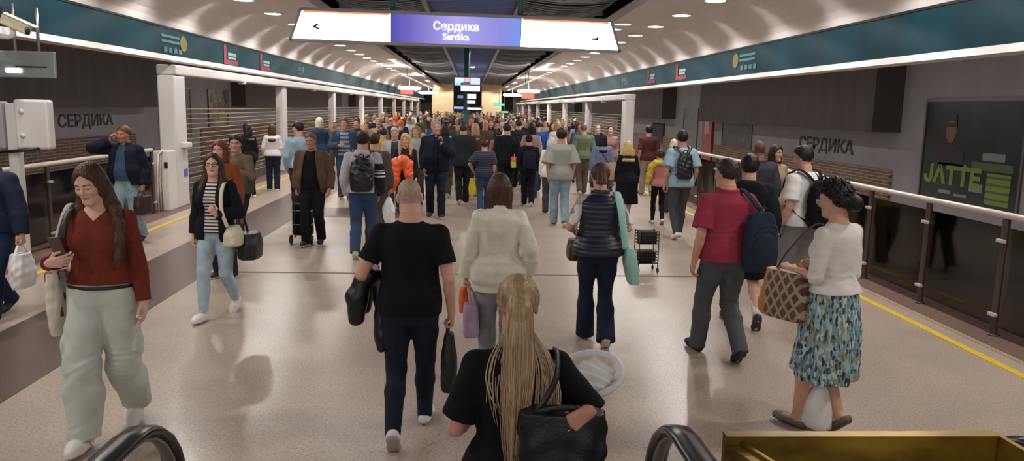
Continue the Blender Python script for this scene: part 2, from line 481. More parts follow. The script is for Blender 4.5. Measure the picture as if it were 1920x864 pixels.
def head_sdf(F, S, fem, slit=False):
    hs = S.hs; R = ltor(S)
    E = lambda c, r, k=.02, op='add': F.ell(hpt(S, c), [v*hs for v in r], R, k*hs, op)
    Cn = lambda a, ra, b, rb, k=.01, op='add': F.cone(hpt(S, a), ra*hs, hpt(S, b), rb*hs, k*hs, op=op)
    E((0,-.012,.030), (.074,.093,.087))
    E((0,.020,-.030), (.061,.069,.078), .03)
    jw = .040 if fem else .047
    E((0,.030,-.082), (jw,.046,.032), .03)
    Cn((-jw*.9,-.004,-.060), .018, (-.016,.058,-.098), .017, .03); Cn((jw*.9,-.004,-.060), .018, (.016,.058,-.098), .017, .03)
    Cn((-.010,.070,-.101), .015, (.010,.070,-.101), .015, .018)
    b = .006 if fem else .010
    Cn((-.034,.068,.020), .010+b*.3, (.034,.068,.020), .010+b*.3, .022)
    for x in (-1, 1):
        E((x*.038,.055,-.026), (.024,.024,.022), .025)
        E((x*.031,.090,-.001), (.017,.012,.012), .014, 'sub')
        E((x*.031,.0715,-.001), (.0152,.0128,.0118), .004)
        Cn((x*.020,.0805,.004), .0030, (x*.043,.0745,.004), .0030, .005)
        if slit: E((x*.031,.090,-.0005), (.0135,.016,.0050), .001, 'sub')
    Cn((0,.080,.006), .0085, (0,.098,-.022), .0105, .012); Cn((0,.098,-.024), .0112, (0,.100,-.030), .0105, .006)
    for x in (-1, 1): Cn((x*.012,.088,-.031), .0075, (x*.009,.092,-.030), .007, .006)
    Cn((-.017,.080,-.0605), .0050, (.017,.080,-.0605), .0050, .006); Cn((-.006,.0865,-.0595), .0050, (.006,.0865,-.0595), .0050, .006); Cn((-.012,.083,-.068), .0058, (.012,.083,-.068), .0058, .006)
    E((0,.090,-.0635), (.020,.006,.0012), .002, 'sub')
    for x in (-1, 1):
        E((x*.075,-.010,-.006), (.010,.020,.031), .006)
        E((x*.084,-.006,-.002), (.006,.011,.018), .004, 'sub')
    nr = .047 if fem else .057
    F.chain([hpt(S, (0,-.022,-.060)), S.nj, S.nk+Vector((0,0,-.05*S.s))], [nr*.98*S.s, nr*S.s, nr*1.25*S.s], .03*S.s)

def body_mesh(p, S, vox):
    s = S.s; fem = S.sex != 'm'
    pts = S.ank+S.hip+S.knee+S.sh+S.elb+S.wri+[S.hO]+[h[0]+h[1]*.17*s for h in S.hand]
    lo, hi = bounds(pts, .13*s); lo[2] = -.01; hi[2] = S.hO.z+.15*s
    fine = p.get('fv'); zcut = S.nk.z-.10*s
    F = Field(lo, hi, vox); tips = body_prims(F, p, S, vox)
    if fine:
        F.cut(lambda X, Y, Z: Z-zcut+0*X+0*Y)
        G = Field((S.hO.x-.27*s, S.hO.y-.20*s, zcut-.004), (S.hO.x+.27*s, S.hO.y+.18*s, hi[2]), fine); body_prims(G, p, S, fine)
        G.cut(lambda X, Y, Z: zcut-.003-Z+0*X+0*Y)
        V, Q = F.nets(); V2, Q2 = G.nets(); Q = np.concatenate([Q, Q2+len(V)]); V = np.concatenate([V, V2])
    else: V, Q = F.nets()
    return paint_body(p, S, V, Q, tips, fine or vox)
def body_prims(F, p, S, vox):
    s = S.s; fem = S.sex != 'm'; k = .03*s
    zero = lambda z: z*0
    shr = np.where(S.pz < 1.44*s+S.dz, .955 if p.get('top') else 1.0, 1.0)
    F.loft(S.pz[0], S.pz[-1], spline(S.pz, S.pw*shr), spline(S.pz, S.pd*shr), zero, S.cy, 2.2, k)
    if fem and not p.get('flat'):
        for x in (-1, 1): F.ell((x*.072*s, float(S.cy(1.29*s+S.dz))+.075*s, 1.275*s+S.dz), (.058*s,.055*s,.058*s), None, .03*s)
    a = (.84 if fem else 1.0)*s*min(1.15, S.build)
    for i in (0, 1):
        sg = (-1, 1)[i]
        F.cone((sg*.085*s, float(S.cy(S.sh[i].z))-.008*s, S.sh[i].z+.030*s), .032*a, S.sh[i], .051*a, .035*s)
        m1 = S.sh[i].lerp(S.elb[i], .45); m2 = S.elb[i].lerp(S.wri[i], .28)
        F.chain([S.sh[i], m1, S.elb[i], m2, S.wri[i]], [.051*a, .047*a, .036*a, .038*a, .026*a], .02*s, k2=.009*s)
        t1 = S.hip[i].lerp(S.knee[i], .45); c1 = S.knee[i].lerp(S.ank[i], .32)-(S.footR[i] @ V3(0, .012*s, 0))
        lg = (1.03 if fem else 1.0)*s*min(1.1, S.build); cov = .90 if p.get('bottom') and not p['bottom'].get('skirt') and p['bottom'].get('len', 2) > 1.9 else 1.0
        lg *= .95 if p.get('bottom') else 1
        F.chain([S.hip[i], t1, S.knee[i], c1, S.ank[i]], [.092*lg, .079*lg, .053*s*cov, .055*s*cov, .036*s], .03*s)
        R = S.footR[i]; O = S.ank[i]-R @ V3(0, 0, .078*s)
        F.chain([S.ank[i], O+R @ V3(0, -.035*s, .035*s)], [.035*s, .030*s], .02*s)
        F.chain([O+R @ V3(0, -.03*s, .035*s), O+R @ V3(0, .09*s, .032*s), O+R @ V3(0, .155*s, .022*s)], [.03*s, .030*s, .021*s], .02*s)
    tips = []
    big = 1.0 if vox < .008 else 1.12
    for i in (0, 1): tips.append(hand_sdf(F, S, i, big))
    head_sdf(F, S, fem, vox < .0045 and not p.get('eyes_down'))
    return tips
def d2(H, pts):
    P = H[:, [0, 2]]; d = np.full(len(P), 9.0)
    for a, b in zip(pts[:-1], pts[1:]):
        d = np.minimum(d, seg_dist(P, a, b))
    return d
def paint_body(p, S, V, Q, tips, vox):
    s = S.s; fem = S.sex != 'm'
    # face colours follow the features of the face
    C = V[Q].mean(1).astype(float); fm = np.zeros(len(Q), np.int32)
    near = np.nonzero(np.linalg.norm(C-np.array(S.hO), axis=1) < .15*s)[0]
    H = (C[near]-np.array(S.hO)) @ np.array(S.hR)/S.hs
    fr = H[:, 1] > .045; w = max(0, vox-.004)*.35
    lips = (d2(H, [(-.021,-.0625), (-.006,-.059), (.006,-.059), (.021,-.0625)]) < .0035+w) | (d2(H, [(-.015,-.0665), (0,-.069), (.015,-.0665)]) < .0045+w)
    fm[near[lips & fr]] = 1
    for x in (-1, 1):
        br = d2(H, [(x*.014,.0185), (x*.034,.0235), (x*.049,.0185)]) < (.0030 if fem else .0042)+w
        if p.get('eyes_down'): ey = d2(H, [(x*.019,-.0045), (x*.031,-.009), (x*.044,-.0045)]) < .0022+w
        elif vox < .0045: ey = d2(H, [(x*.019,-.001), (x*.031,.0050), (x*.045,.0008)]) < .0016
        else: ey = d2(H, [(x*.029,-.001), (x*.034,-.001)]) < .0045
        if not p.get('eyes_down') and vox >= .0045: fm[near[(d2(H, [(x*.021,-.001), (x*.042,-.001)]) < .0042) & fr]] = 3
        fm[near[(br | ey) & fr]] = 2
    mats = [skinmat(p.get('skin', 'd2a58e')), mat('lips', p.get('lips', 'b0736a'), .5), mat('brow', p.get('brow', '3a2a22'), .8), mat('eye_white', 'd8d4d0', .3)]
    if p.get('beard'):
        bd = (H[:, 2] < -.045) & (H[:, 1] > .0) & (fm[near] != 1)
        fm[near[bd]] = 4; mats.append(mat('stubble', p['beard'], .8, noise=.2, nscale=90))
    elif p.get('scalp'):
        sc = (H[:, 2] > .055-np.clip(H[:, 1], -.2, 0)*-.9*(H[:, 1] < 0)*0) & (H[:, 2] > .02+.55*np.clip(H[:, 1], -.02, .1)) | ((H[:, 1] < -.02) & (H[:, 2] > -.045))
        ear = (np.abs(H[:, 0]) > .070) & (H[:, 2] < .03)
        fm[near[sc & ~ear]] = 4; mats.append(mat('stubble', p['scalp'], .6, noise=.2, nscale=60))
    if p.get('nails'):
        mats.append(mat('nail_varnish', p['nails'], .25)); ni = len(mats)-1
        for hs in tips:
            for a, b, n in hs:
                nl = (seg_dist(C, a, b) < .010*s) & (((C-np.array((a+b)/2)) @ np.array(n)) > .002)
                fm[nl] = ni
    return np_mesh('body', V, Q, mats, fm), tips

def top_mesh(p, S, g, off, vox):
    """upper-body garment: torso loft + sleeves"""
    s = S.s; dz = S.dz; fem = S.sex != 'm'; off = (off+g.get('fit', 0))*s
    z0 = g.get('hem', .93)*s+dz; z1 = g.get('neck', 1.487)*s+dz
    zs = np.array(sorted(set([z0]+[z for z in S.pz if z0 < z < z1]+[z1])))
    fw, fd = spline(S.pz, S.pw), spline(S.pz, S.pd); fl = g.get('flare', .014)*s; wst = g.get('waist', 0)*s
    grow = lambda z: off*np.clip((z1+.03*s-z)/(.12*s), .35, 1)+.009*s*np.clip((1.13*s+dz-z)/(.06*s), 0, 1)+fl*np.clip((1.10*s+dz-z)/(.25*s), 0, 1.6)
    box = g.get('box', 0)*s                                  # straightens the waist
    zr = (zs-dz)/s
    bx = box*np.exp(-((zr-1.13)/.10)**2)
    w = spline(zs, fw(zs)+grow(zs)+bx); d = spline(zs, fd(zs)+grow(zs)+bx*.6)
    pts = S.sh+S.elb+S.wri+[V3(0,0,z0), V3(0,0,z1+.05*s)]
    sl = g.get('sl', 2.0)
    if sl <= 1: pts = S.sh+S.elb+[V3(0,0,z0), V3(0,0,z1+.05*s)]
    lo, hi = bounds(pts, .10*s+off); lo[0] = min(lo[0], -.30*s); hi[0] = max(hi[0], .30*s); lo[1] = min(lo[1], -.30*s); hi[1] = max(hi[1], .32*s)
    F = Field(lo, hi, vox); k = .035*s
    F.loft(z0, z1, w, d, lambda z: z*0, S.cy, g.get('n', 2.3), k)
    if fem and not p.get('flat'):
        for x in (-1, 1): F.ell((x*.070*s, float(S.cy(1.29*s+dz))+.072*s, 1.275*s+dz), [(.058*s+off)]*3, None, .05*s)
        if z0 > 1.27*s+dz: pass
    a = (.84 if fem else 1.0)*s*min(1.15, S.build); so = off+g.get('sw', .004)*s
    if sl > 0:
        for i in (0, 1):
            sg = (-1, 1)[i]
            F.cone((sg*.085*s, float(S.cy(S.sh[i].z))-.008*s, S.sh[i].z+.030*s), .032*a+off*.45, S.sh[i], .051*a+off*.55, .035*s)
            P = [S.sh[i], S.sh[i].lerp(S.elb[i], .45), S.elb[i], S.elb[i].lerp(S.wri[i], .28), S.wri[i]]
            r = [.051*a+off*.55, .047*a+so*.8, .037*a+so, .040*a+so, .028*a+so*g.get('cuff', .9)]
            tt = [0, .45, 1, 1.28, 2]
            q = [j for j in range(5) if tt[j] < sl-.02]
            PP = [P[j] for j in q]; rr = [r[j] for j in q]
            j = q[-1]; u = (sl-tt[j])/(tt[j+1]-tt[j])
            PP.append(P[j].lerp(P[j+1], u)); rr.append((r[j]+(r[j+1]-r[j])*u)+g.get('sflare', 0)*s)
            F.chain(PP, rr, .025*s, cap=True, k2=.007*s)
    if g.get('collar'):
        c = g['collar']*s; zc = z1-.012*s; r0 = float(fw(z1))+off*.5
        F.cone((0, float(S.cy(z1)), z1-.02*s), r0+.012*s, (0, float(S.cy(z1))-.004*s, z1+c), r0+.006*s, .012*s, cap=True)
    if g.get('hood'):
        hd = g['hood']*s; by = float(S.cy(1.42*s+dz))
        F.ell((0, by-.105*s, 1.445*s+dz), (.125*s*g.get('hoodw', 1), .050*s, .070*s), None, .03*s)
        F.cone((-.075*s, by-.05*s, 1.475*s+dz), .040*s, (.075*s, by-.05*s, 1.475*s+dz), .040*s, .03*s)
    if g.get('quilt'):
        z = F.ax[2][None,None,:]; F.D = (F.D-.0055*s*(np.abs(np.sin(z*PI/(.047*s)))**.7-.6)).astype(f32)
    F.wrinkles(g.get('folds', .004)*s, [(S.elb[0], .16*s), (S.elb[1], .16*s), (S.sh[0]+V3(.04*s,0,-.08*s), .12*s), (S.sh[1]+V3(-.04*s,0,-.08*s), .12*s), (V3(0,-.08*s,1.08*s+dz), .22*s), (V3(0,.08*s,1.08*s+dz), .2*s)], g.get('seed', 1)+int(p.get('h', 1)*1000) % 7)
    if g.get('belt'):
        zb = g['belt']*s+dz; z = F.ax[2][None,None,:]; F.D = (F.D-.005*s*np.exp(-((z-zb)/(.020*s))**2)+.012*s*np.exp(-((z-zb-.03*s)/(.018*s))**2)*0).astype(f32)
    if g.get('open') is not None:
        ga, gb = g['open']; gz = spline([z0, z0+(z1-z0)*.5, z1], [gb*s, (ga+gb)*.5*s, ga*s])
        F.cut(lambda X, Y, Z: np.minimum(Y-(.015*s+S.cy(np.clip(Z, z0, z1))), gz(Z)-np.abs(X)), .004)
    if g.get('vneck'):                       # neckline dips at the front
        v = g['vneck']*s; F.cut(lambda X, Y, Z: np.minimum(Y-.02*s, (Z-(z1-v))-1.0*np.abs(X)), .006)
    V, Q = F.nets()
    fm = None; mats = [g['m']] if 'm' in g else [fabric(g.get('c', '333333'), g.get('k', 'plain'))]
    if g.get('m2'):                          # a second cloth on the sleeves (beyond the shoulder seam)
        C = V[Q].mean(1); fm = (np.abs(C[:, 0]) > (abs(S.sh[1].x)-.012*s)).astype(np.int32); mats.append(g['m2'])
    if g.get('paint'):
        fm = g['paint'](V[Q].mean(1), S); mats += g['mats']
    if g.get('yoke'):                        # second cloth above a height
        C = V[Q].mean(1); fm = (C[:, 2] > g['yoke'][0]*s+dz).astype(np.int32); mats.append(g['yoke'][1])
    return np_mesh('top', V, Q, mats, fm)

LEGFIT = {'slim': (.010,.010,.012,.010,.012), 'straight': (.016,.018,.022,.022,.034), 'wide': (.022,.038,.060,.072,.085), 'boot': (.014,.012,.012,.026,.055), 'baggy': (.020,.034,.046,.056,.058),
          'tight': (.004,.004,.004,.004,.005)}
def bottom_mesh(p, S, g, vox):
    s = S.s; dz = S.dz; fem = S.sex != 'm'
    zw = g.get('waist', 1.06 if fem else 1.02)*s+dz; off = .006*s+g.get('fit', 0)*s
    fw, fd = spline(S.pz, S.pw), spline(S.pz, S.pd)
    mats = [g['m']] if 'm' in g else [fabric(g.get('c', '2a3550'), g.get('k', 'denim'))]
    if g.get('skirt'):
        z0 = g['skirt']*s; wt = g.get('w', (.17, .21)); n = g.get('pleats', 9)
        F = Field((-.34*s, -.34*s, z0), (.34*s, .36*s, zw), vox)
        w = spline([z0, z0+(zw-z0)*.55, zw-.10*s, zw-.03*s, zw], [wt[1]*s, (wt[0]*.55+wt[1]*.45)*s+.01*s, max(wt[0]*s*1.03, float(fw(.95*s+dz))+off*1.3), float(fw(zw-.03*s))+off+.008*s, float(fw(zw))+off])
        d = spline([z0, z0+(zw-z0)*.55, zw-.10*s, zw-.03*s, zw], [wt[1]*.86*s, (wt[0]*.5+wt[1]*.4)*s, float(fd(.95*s+dz))+off*1.6, float(fd(zw-.03*s))+off+.006*s, float(fd(zw))+off])
        ft = (S.ank[0]+S.ank[1])/2; sx = g.get('sway', (0, 0))
        amt = lambda Z: .075*np.clip((zw-Z)/(zw-z0), 0, 1)
        rip = lambda A, Z: amt(Z)*(np.sin(n*A+5*Z+1)+.5*np.sin((n*2-3)*A-3*Z))
        cyf = spline([z0, zw-.05*s, zw], [ft.y*.5+sx[1]*s, float(S.cy(zw))-.004*s, float(S.cy(zw))])
        F.loft(z0, zw, w, d, spline([z0, zw], [sx[0]*s, 0]), cyf, 2.1, .0, rip)
        F.folds(.003*s, 3)
        F.cut(lambda X, Y, Z: z0+g.get('hemdip', 0)*s*(.5+.5*np.sin(3*X/s+6*Y/s))-Z, .004)
        V, Q = F.nets(); return np_mesh('skirt', V, Q, mats)
    ext = LEGFIT[g.get('fitk', 'straight')]; L = g.get('len', 2.0)
    pts = S.hip+S.knee+S.ank+[V3(0, 0, zw)]
    lo, hi = bounds(pts, .17*s); F = Field(lo, hi, vox)
    F.loft(S.pz[0]-.005*s, zw, lambda z: fw(z)+off, lambda z: fd(z)+off, lambda z: z*0, S.cy, 2.25, .03*s)
    lg = (1.03 if fem else 1.0)*s*min(1.1, S.build)
    for i in (0, 1):
        R = S.footR[i]
        t1 = S.hip[i].lerp(S.knee[i], .45); c1 = S.knee[i].lerp(S.ank[i], .38)-(R @ V3(0, .010*s, 0))
        dwn = (S.ank[i]-S.knee[i]).normalized()
        e = S.ank[i]+dwn*g.get('drop', .035)*s - (R @ V3(0, .012*s, 0))
        P = [S.hip[i], t1, S.knee[i], c1, e]; r = [.092*lg+ext[0]*s, .079*lg+ext[1]*s, .054*s+ext[2]*s, .055*s+ext[3]*s, .037*s+ext[4]*s]
        tt = [0, .45, 1, 1.38, 2]; q = [j for j in range(5) if tt[j] < L-.02]
        PP = [P[j] for j in q]; rr = [r[j] for j in q]; j = q[-1]; u = (L-tt[j])/(tt[j+1]-tt[j])
        PP.append(P[j].lerp(P[j+1], u)); rr.append(r[j]+(r[j+1]-r[j])*u+(.02*s if L < 1.5 else 0))
        F.chain(PP, rr, .025*s, cap=True)
        if g.get('pocket'):
            m = S.hip[i].lerp(S.knee[i], .72); F.ell(m+V3((-1, 1)[i]*.10*s, 0, 0), (.028*s, .075*s, .085*s), None, .012*s)
    F.wrinkles(g.get('folds', .004)*s, [(S.knee[0], .16*s), (S.knee[1], .16*s), (S.ank[0], .14*s), (S.ank[1], .14*s), (S.hip[0], .12*s), (S.hip[1], .12*s)], 5)
    # bunching over the shoe and behind the knee
    V, Q = F.nets(); fm = None
    if g.get('band'):
        C = V[Q].mean(1); fm = (C[:, 2] > zw-.035*s).astype(np.int32); mats.append(g['band'])
    return np_mesh('trousers', V, Q, mats, fm)

def shoe_mesh(p, S, i, g, vox):
    s = S.s*g.get('size', 1.0); R = S.footR[i]; O = S.ank[i]-R @ V3(0, 0, .078*S.s)
    T = lambda x, y, z: O+R @ V3(x*s, y*s, z*s)
    lo, hi = bounds([T(x, y, z) for x in (-.05, .05) for y in (-.075, .19) for z in (-.005, .10)], .02*s)
    F = Field(lo, hi, vox); X3 = [R[r][0] for r in range(3)]
    ch = g.get('chunk', 0)*s; fl = (X3, .86)
    F.chain([T(0,-.042,.038), T(0,.03,.040), T(.004,.10,.034), T(.002,.160,.026)], [.040*s+ch, .038*s+ch, .043*s+ch, .030*s+ch*.7], .03*s)
    if not g.get('open_top'):
        hgt = g.get('top', .085); F.cone(T(0,-.012,.045), .040*s+ch*.5, T(0,-.012,hgt), .040*s, .02*s, cap=True)
    n = R @ V3(0, 0, 1)
    F.cut(lambda X, Y, Z: -((X-O.x)*n.x+(Y-O.y)*n.y+(Z-O.z)*n.z)+.001, .006)
    if g.get('open_top'):
        F.cut(lambda X, Y, Z: ((X-O.x)*n.x+(Y-O.y)*n.y+(Z-O.z)*n.z)-.058*s, .006)
    V, Q = F.nets(); C = V[Q].mean(1)-np.array(O); hz = C @ np.array(n); L = C @ np.array(R @ V3(0, 1, 0))
    fm = (hz < g.get('sole_h', .024)*s).astype(np.int32)
    mats = [mat('shoe_upper', g.get('c', '222222'), .6, bump=.2, bscale=60), mat('shoe_sole', g.get('sole', 'd8d5d0'), .7)]
    if g.get('flash'):
        x = np.abs(C @ np.array(R @ V3(1, 0, 0))); fm[(np.abs(L-.03*s-(hz-.05*s)*.9) < .014*s) & (hz > .028*s) & (x > .028*s)] = 2
        mats.append(mat('shoe_flash', g['flash'], .5))
    return np_mesh('shoe', V, Q, mats, fm)

def hair_mesh(p, S, g, vox):
    hs = S.hs; s = S.s; st = g['style']; R = ltor(S); O = S.hO
    ln = g.get('len', .38)*s
    lo = [O.x-.27*s, O.y-.30*s, O.z-(.12*s if st in ('short', 'buzz', 'bun', 'curly') else ln+.10*s)]; hi = [O.x+.27*s, O.y+.26*s, O.z+.18*s]
    if st in ('short', 'buzz'): lo[0] += .12*s; hi[0] -= .12*s; lo[1] += .1*s; hi[1] -= .1*s
    F = Field(lo, hi, vox)
    E = lambda c, r, k=.02, op='add': F.ell(hpt(S, c), [v*hs for v in r], R, k*hs, op)
    t = g.get('t', {'short': .016, 'buzz': .005, 'curly': .034}.get(st, .018))
    E((0,-.014,.033), (.075+t*.85,.093+t,.087+t))
    def face(zz, yy, k=.012):
        f = spline(zz, yy); pt = g.get('part', .15 if st in ('short', 'buzz', 'curly') else .55); ps = g.get('parts', -.006 if st in ('short', 'buzz', 'curly') else -.020)
        def fn(X, Y, Z):
            x, y, z = X-O.x, Y-O.y, Z-O.z
            hy = (R[0][1]*x+R[1][1]*y+R[2][1]*z)/hs; hz = (R[0][2]*x+R[1][2]*y+R[2][2]*z)/hs; hx = (R[0][0]*x+R[1][0]*y+R[2][0]*z)/hs
            u = np.clip((hz-.0)/.04, 0, 1); hz = hz+u*(pt*np.abs(hx-g.get('px', 0))+ps)
            return (hy-f(hz))*.8*hs
        F.cut(fn, k*hs)
    az = np.arctan2(F.ax[1][None,:,None]-O.y, F.ax[0][:,None,None]-O.x)
    if st in ('short', 'buzz', 'curly'):
        if st == 'curly': E((0,-.05,-.02), (.095,.075,.085), .03)
        if g.get('quiff'): E((0,.055,.098), (.055,.045,.030), .03)
        nape = g.get('nape', -.075)
        face([-.16, nape-.012, nape, -.045, -.02, .02, .045, .066, .085, .10], [-.30, -.30, -.075, -.045, -.012, .005, .030, .062, .090, .20] if st != 'curly' else [-.30,-.16,-.10,-.05,-.03,-.005,.02,.06,.10,.2])
        if st == 'curly':
            X, Y, Z = F.ax[0][:,None,None], F.ax[1][None,:,None], F.ax[2][None,None,:]
            F.D = (F.D+.007*s*(np.sin(150*X+3*np.sin(70*Z))*np.sin(140*Y+2*np.sin(80*X))+.8*np.sin(165*Z+3*np.sin(60*Y))*np.sin(120*X))).astype(f32)
            E((.01,-.135,-.045), (.062,.055,.058), .02); X=F.ax[0][:,None,None]
        else: F.folds(.0022*s, 2, 3.0)
    else:
        side = g.get('side', .095); zb = g.get('zb', -.075)
        if st in ('bob', 'long', 'half'):
            E((0,-.022,-.025), (side,.086,.095), .03)
            zt = O.z+.02*s; z0 = O.z-ln; zn = S.sh[0].z+.02*s
            bk = lambda z: float(S.cy(z))-float(spline(S.pz, S.pd)(z))-g.get('back', .022)*s
            zz = [z0, (z0+zn)/2, zn, O.z-.08*s, zt] if z0 < zn-.05*s else [z0, (z0+zt)/2, zt]
            mid = [bk(min(max(z, z0), 1.44*s+S.dz))-.0 if z < zn-.02*s else O.y-.058*s if z < O.z-.05*s else O.y-.035*s for z in zz]
            wid = g.get('wid', .105)*s; we = g.get('wend', .07)*s
            ws = [we, wid, wid, wid*.97, .085*s] if len(zz) == 5 else [wid*.98, wid, .085*s]
            ds = [.026*s, .038*s, .052*s, .070*s, .078*s] if len(zz) == 5 else [.074*s, .080*s, .080*s]
            if st == 'bob': mid = [O.y-.028*s, O.y-.028*s, O.y-.028*s]
            F.loft(z0, zt, spline(zz, ws), spline(zz, ds), spline([z0, zt], [O.x*.3+g.get('shift', 0)*s, O.x]), spline(zz, mid), 2.2, .03*s)
        if st == 'pony':
            q = g.get('tail', [(0,-.112,.045,.030), (0,-.150,.0,.040), (0,-.150,-.10,.042), (0,-.135,-.24,.020)])
            F.chain([O+Vector((a*s, b*s, c*s)) for a, b, c, r in q], [r*s for *_, r in q], .02*s)
        if st == 'bun':
            E(g.get('bun', (0,-.120,.0)), (.050,.045,.048), .012)
        fy = g.get('fy', .0)
        if st in ('bun', 'pony'): face([-.16,-.085,-.075,-.045,-.015,.02,.045,.070,.088,.10], [-.30,-.30,-.085,-.055,-.020,.0,.030,.064,.085,.2])
        elif st == 'bob': face([-.30,-.10,-.05,.0,.035,.062,.080,.10], [.045+fy,.045+fy,.045+fy,.042+fy,.052+fy,.074,.098,.2])
        else:
            f0 = g.get('front', .0)
            face([-.60,-.14,-.10,-.05,.0,.035,.060,.078,.10], [f0,f0,f0,.03+f0,.036+f0,.050,.074,.100,.2])
        for L in g.get('locks', ()):
            F.chain([V3(q[0]*s, q[1]*s, q[2]*s+S.dz) for q in L], [q[3]*s for q in L], .022*s, flat=g.get('lockflat'))
        n = g.get('strand', 34); z = F.ax[2][None,None,:]
        F.D = (F.D+g.get('ridge', .0022)*s*(np.sin(n*az+5*np.sin(6*z+1)+2)+.6*np.sin(n*1.9*az+9*z))).astype(f32)
    V, Q = F.nets()
    return np_mesh('hair', V, Q, [g['m'] if 'm' in g else hairmat(g.get('c', '3b2a20'))])

def hat_mesh(p, S, g, vox):
    hs = S.hs; R = ltor(S); O = S.hO
    F = Field([O.x-.17, O.y-.2, O.z-.06], [O.x+.17, O.y+.24, O.z+.2], vox)
    E = lambda c, r, k=.02, op='add': F.ell(hpt(S, c), [v*hs for v in r], R, k*hs, op)
    def above(zc, tl=0):
        n = S.hR @ V3(0, -tl, 1); q = hpt(S, (0, 0, zc)); F.cut(lambda X, Y, Z: -((X-q.x)*n.x+(Y-q.y)*n.y+(Z-q.z)*n.z), .004)
    if g['style'] == 'beanie':
        E((0,-.014,.040), (.090,.110,.105)); above(.028, .15)
        F.cone(hpt(S, (0,-.014,.045)), .08*hs, hpt(S, (0,-.014,.046)), .08*hs, .0) if 0 else None
        E((0,-.014,.046), (.096,.116,.022), .01)
        F.folds(.002, 3, 2)
    elif g['style'] == 'cap':
        E((0,-.012,.042), (.085,.104,.092)); above(.040, .1)
        d = -1 if g.get('back') else 1
        E((0, d*.125, .048), (.068,.070,.009), .012)
    elif g['style'] == 'brim':
        E((0,-.012,.042), (.086,.105,.095)); above(.040)
        E((0,-.005,.046), (.150,.165,.010), .012)
    V, Q = F.nets(); return np_mesh('hat', V, Q, [fabric(g['c'])])

def eye_mesh(S, x):
    m = MB(); seg, rings, r = 16, 12, .0118*S.hs; c = (x*.031, .0725, -.0008)
    V = []; F = []
    for i in range(rings+1):
        a = PI*i/rings
        for j in range(seg):
            b = 2*PI*j/seg; V.append(hpt(S, c)+S.hR @ V3(math.sin(a)*math.cos(b), math.cos(a), math.sin(a)*math.sin(b))*r)
    for i in range(rings):
        f = [(i*seg+j, i*seg+(j+1) % seg, (i+1)*seg+(j+1) % seg, (i+1)*seg+j) for j in range(seg)]
        o = len(m.v); m.add(V, f, 1 if i < 2 else 0, True) if 0 else None
        F.append(f)
    m.v = [tuple(v) for v in V]
    for i, f in enumerate(F):
        m.f += f; m.m += [2 if i < 1 else 1 if i < 3 else 0]*seg; m.sm += [True]*seg
    return m.mesh('eye', [mat('eye_white', 'd8d4d0', .3), mat('iris', '4a3826', .3), mat('pupil', '0a0808', .2)])

def person_kit(p):
    """meshes of one figure: [(name, mesh, parent index)] and the skeleton"""
    S = skeleton(p); v = p.get('v', .010); gv = p.get('gv', v*1.15); K = []
    b, S.tips = body_mesh(p, S, v); K.append(('body', b, None))
    if p.get('bottom'): K.append((p['bottom'].get('name', 'trousers'), bottom_mesh(p, S, p['bottom'], gv), None))
    if p.get('top'): K.append((p['top'].get('name', 'shirt'), top_mesh(p, S, p['top'], .013, gv), None))
    if p.get('jacket'): K.append((p['jacket'].get('name', 'jacket'), top_mesh(p, S, p['jacket'], .026, gv), None))
    sh = p.get('shoes', {})
    for i in (0, 1): K.append(('shoe', shoe_mesh(p, S, i, sh, min(gv, .008)), None))
    if p.get('socks'):
        for i in (0, 1):
            m = MB(); a = S.ank[i]; k = S.knee[i]; m.tube([a, a.lerp(k, .15), a.lerp(k, p['socks'][1])], [.046*S.s, .044*S.s, .052*S.s], 14)
            K.append(('sock', m.mesh('sock', fabric(p['socks'][0])), None))
    if p.get('fv') and not p.get('eyes_down'):
        for x in (-1, 1): K.append(('eye', eye_mesh(S, x), None))
    if p.get('hair'): K.append(('hair', hair_mesh(p, S, p['hair'], min(v, .008)), None))
    if p.get('hat'): K.append((p['hat'].get('name', 'hat'), hat_mesh(p, S, p['hat'], .008), None))
    return K, S

HEADTOP = []
def put_kit(K, loc, rz, label, cat='person', group=None, name='person', colors=None):
    r = empty(name, loc, rz, label=label, category=cat, group=group)
    body = None
    for nm, me, _ in K:
        o = link(nm, me, body if nm == 'eye' and body else r)
        if nm == 'body': body = o
        if colors:
            for j, sl in enumerate(o.material_slots):
                c = colors.get(nm)
                if c and j == 0: sl.link = 'OBJECT'; sl.material = c
    return r

def spot(px, head_py, foot_py=None, Y=None, h=None):
    """ground point and height from the head top and the foot line (or depth)"""
    if foot_py is not None: g = on_z(px, foot_py); Y = g.y
    t = on_y(px, head_py, Y)
    return Vector((t.x, Y, 0)), (h or t.z)
def make(p, px, head_py, foot_py=None, Y=None, rz=0, label='', name='person', group=None):
    loc, h = spot(px, head_py, foot_py, Y, p.get('h'))
    p = dict(p); p['h'] = h
    K, S = person_kit(p)
    # drop/raise so the head top agrees with the photograph's height by scaling once
    top = S.hO.z+.12*S.hs
    if 'keep' not in p and abs(top-h) > .012:
        p['h'] = h*h/top; K, S = person_kit(p)
    off = Matrix.Rotation(rz, 3, 'Z') @ Vector((S.hO.x, S.hO.y, 0))
    r = put_kit(K, loc-Vector((off.x, off.y, 0)), rz, label, name=name, group=group)
    r_loc = r.location
    S.root = r; S.M = Matrix.Translation(r_loc) @ Matrix.Rotation(rz, 4, 'Z')
    print('PERSON', label[:44], 'h=%.2f Y=%.1f X=%.1f' % (p['h'], loc.y, loc.x))
    return S
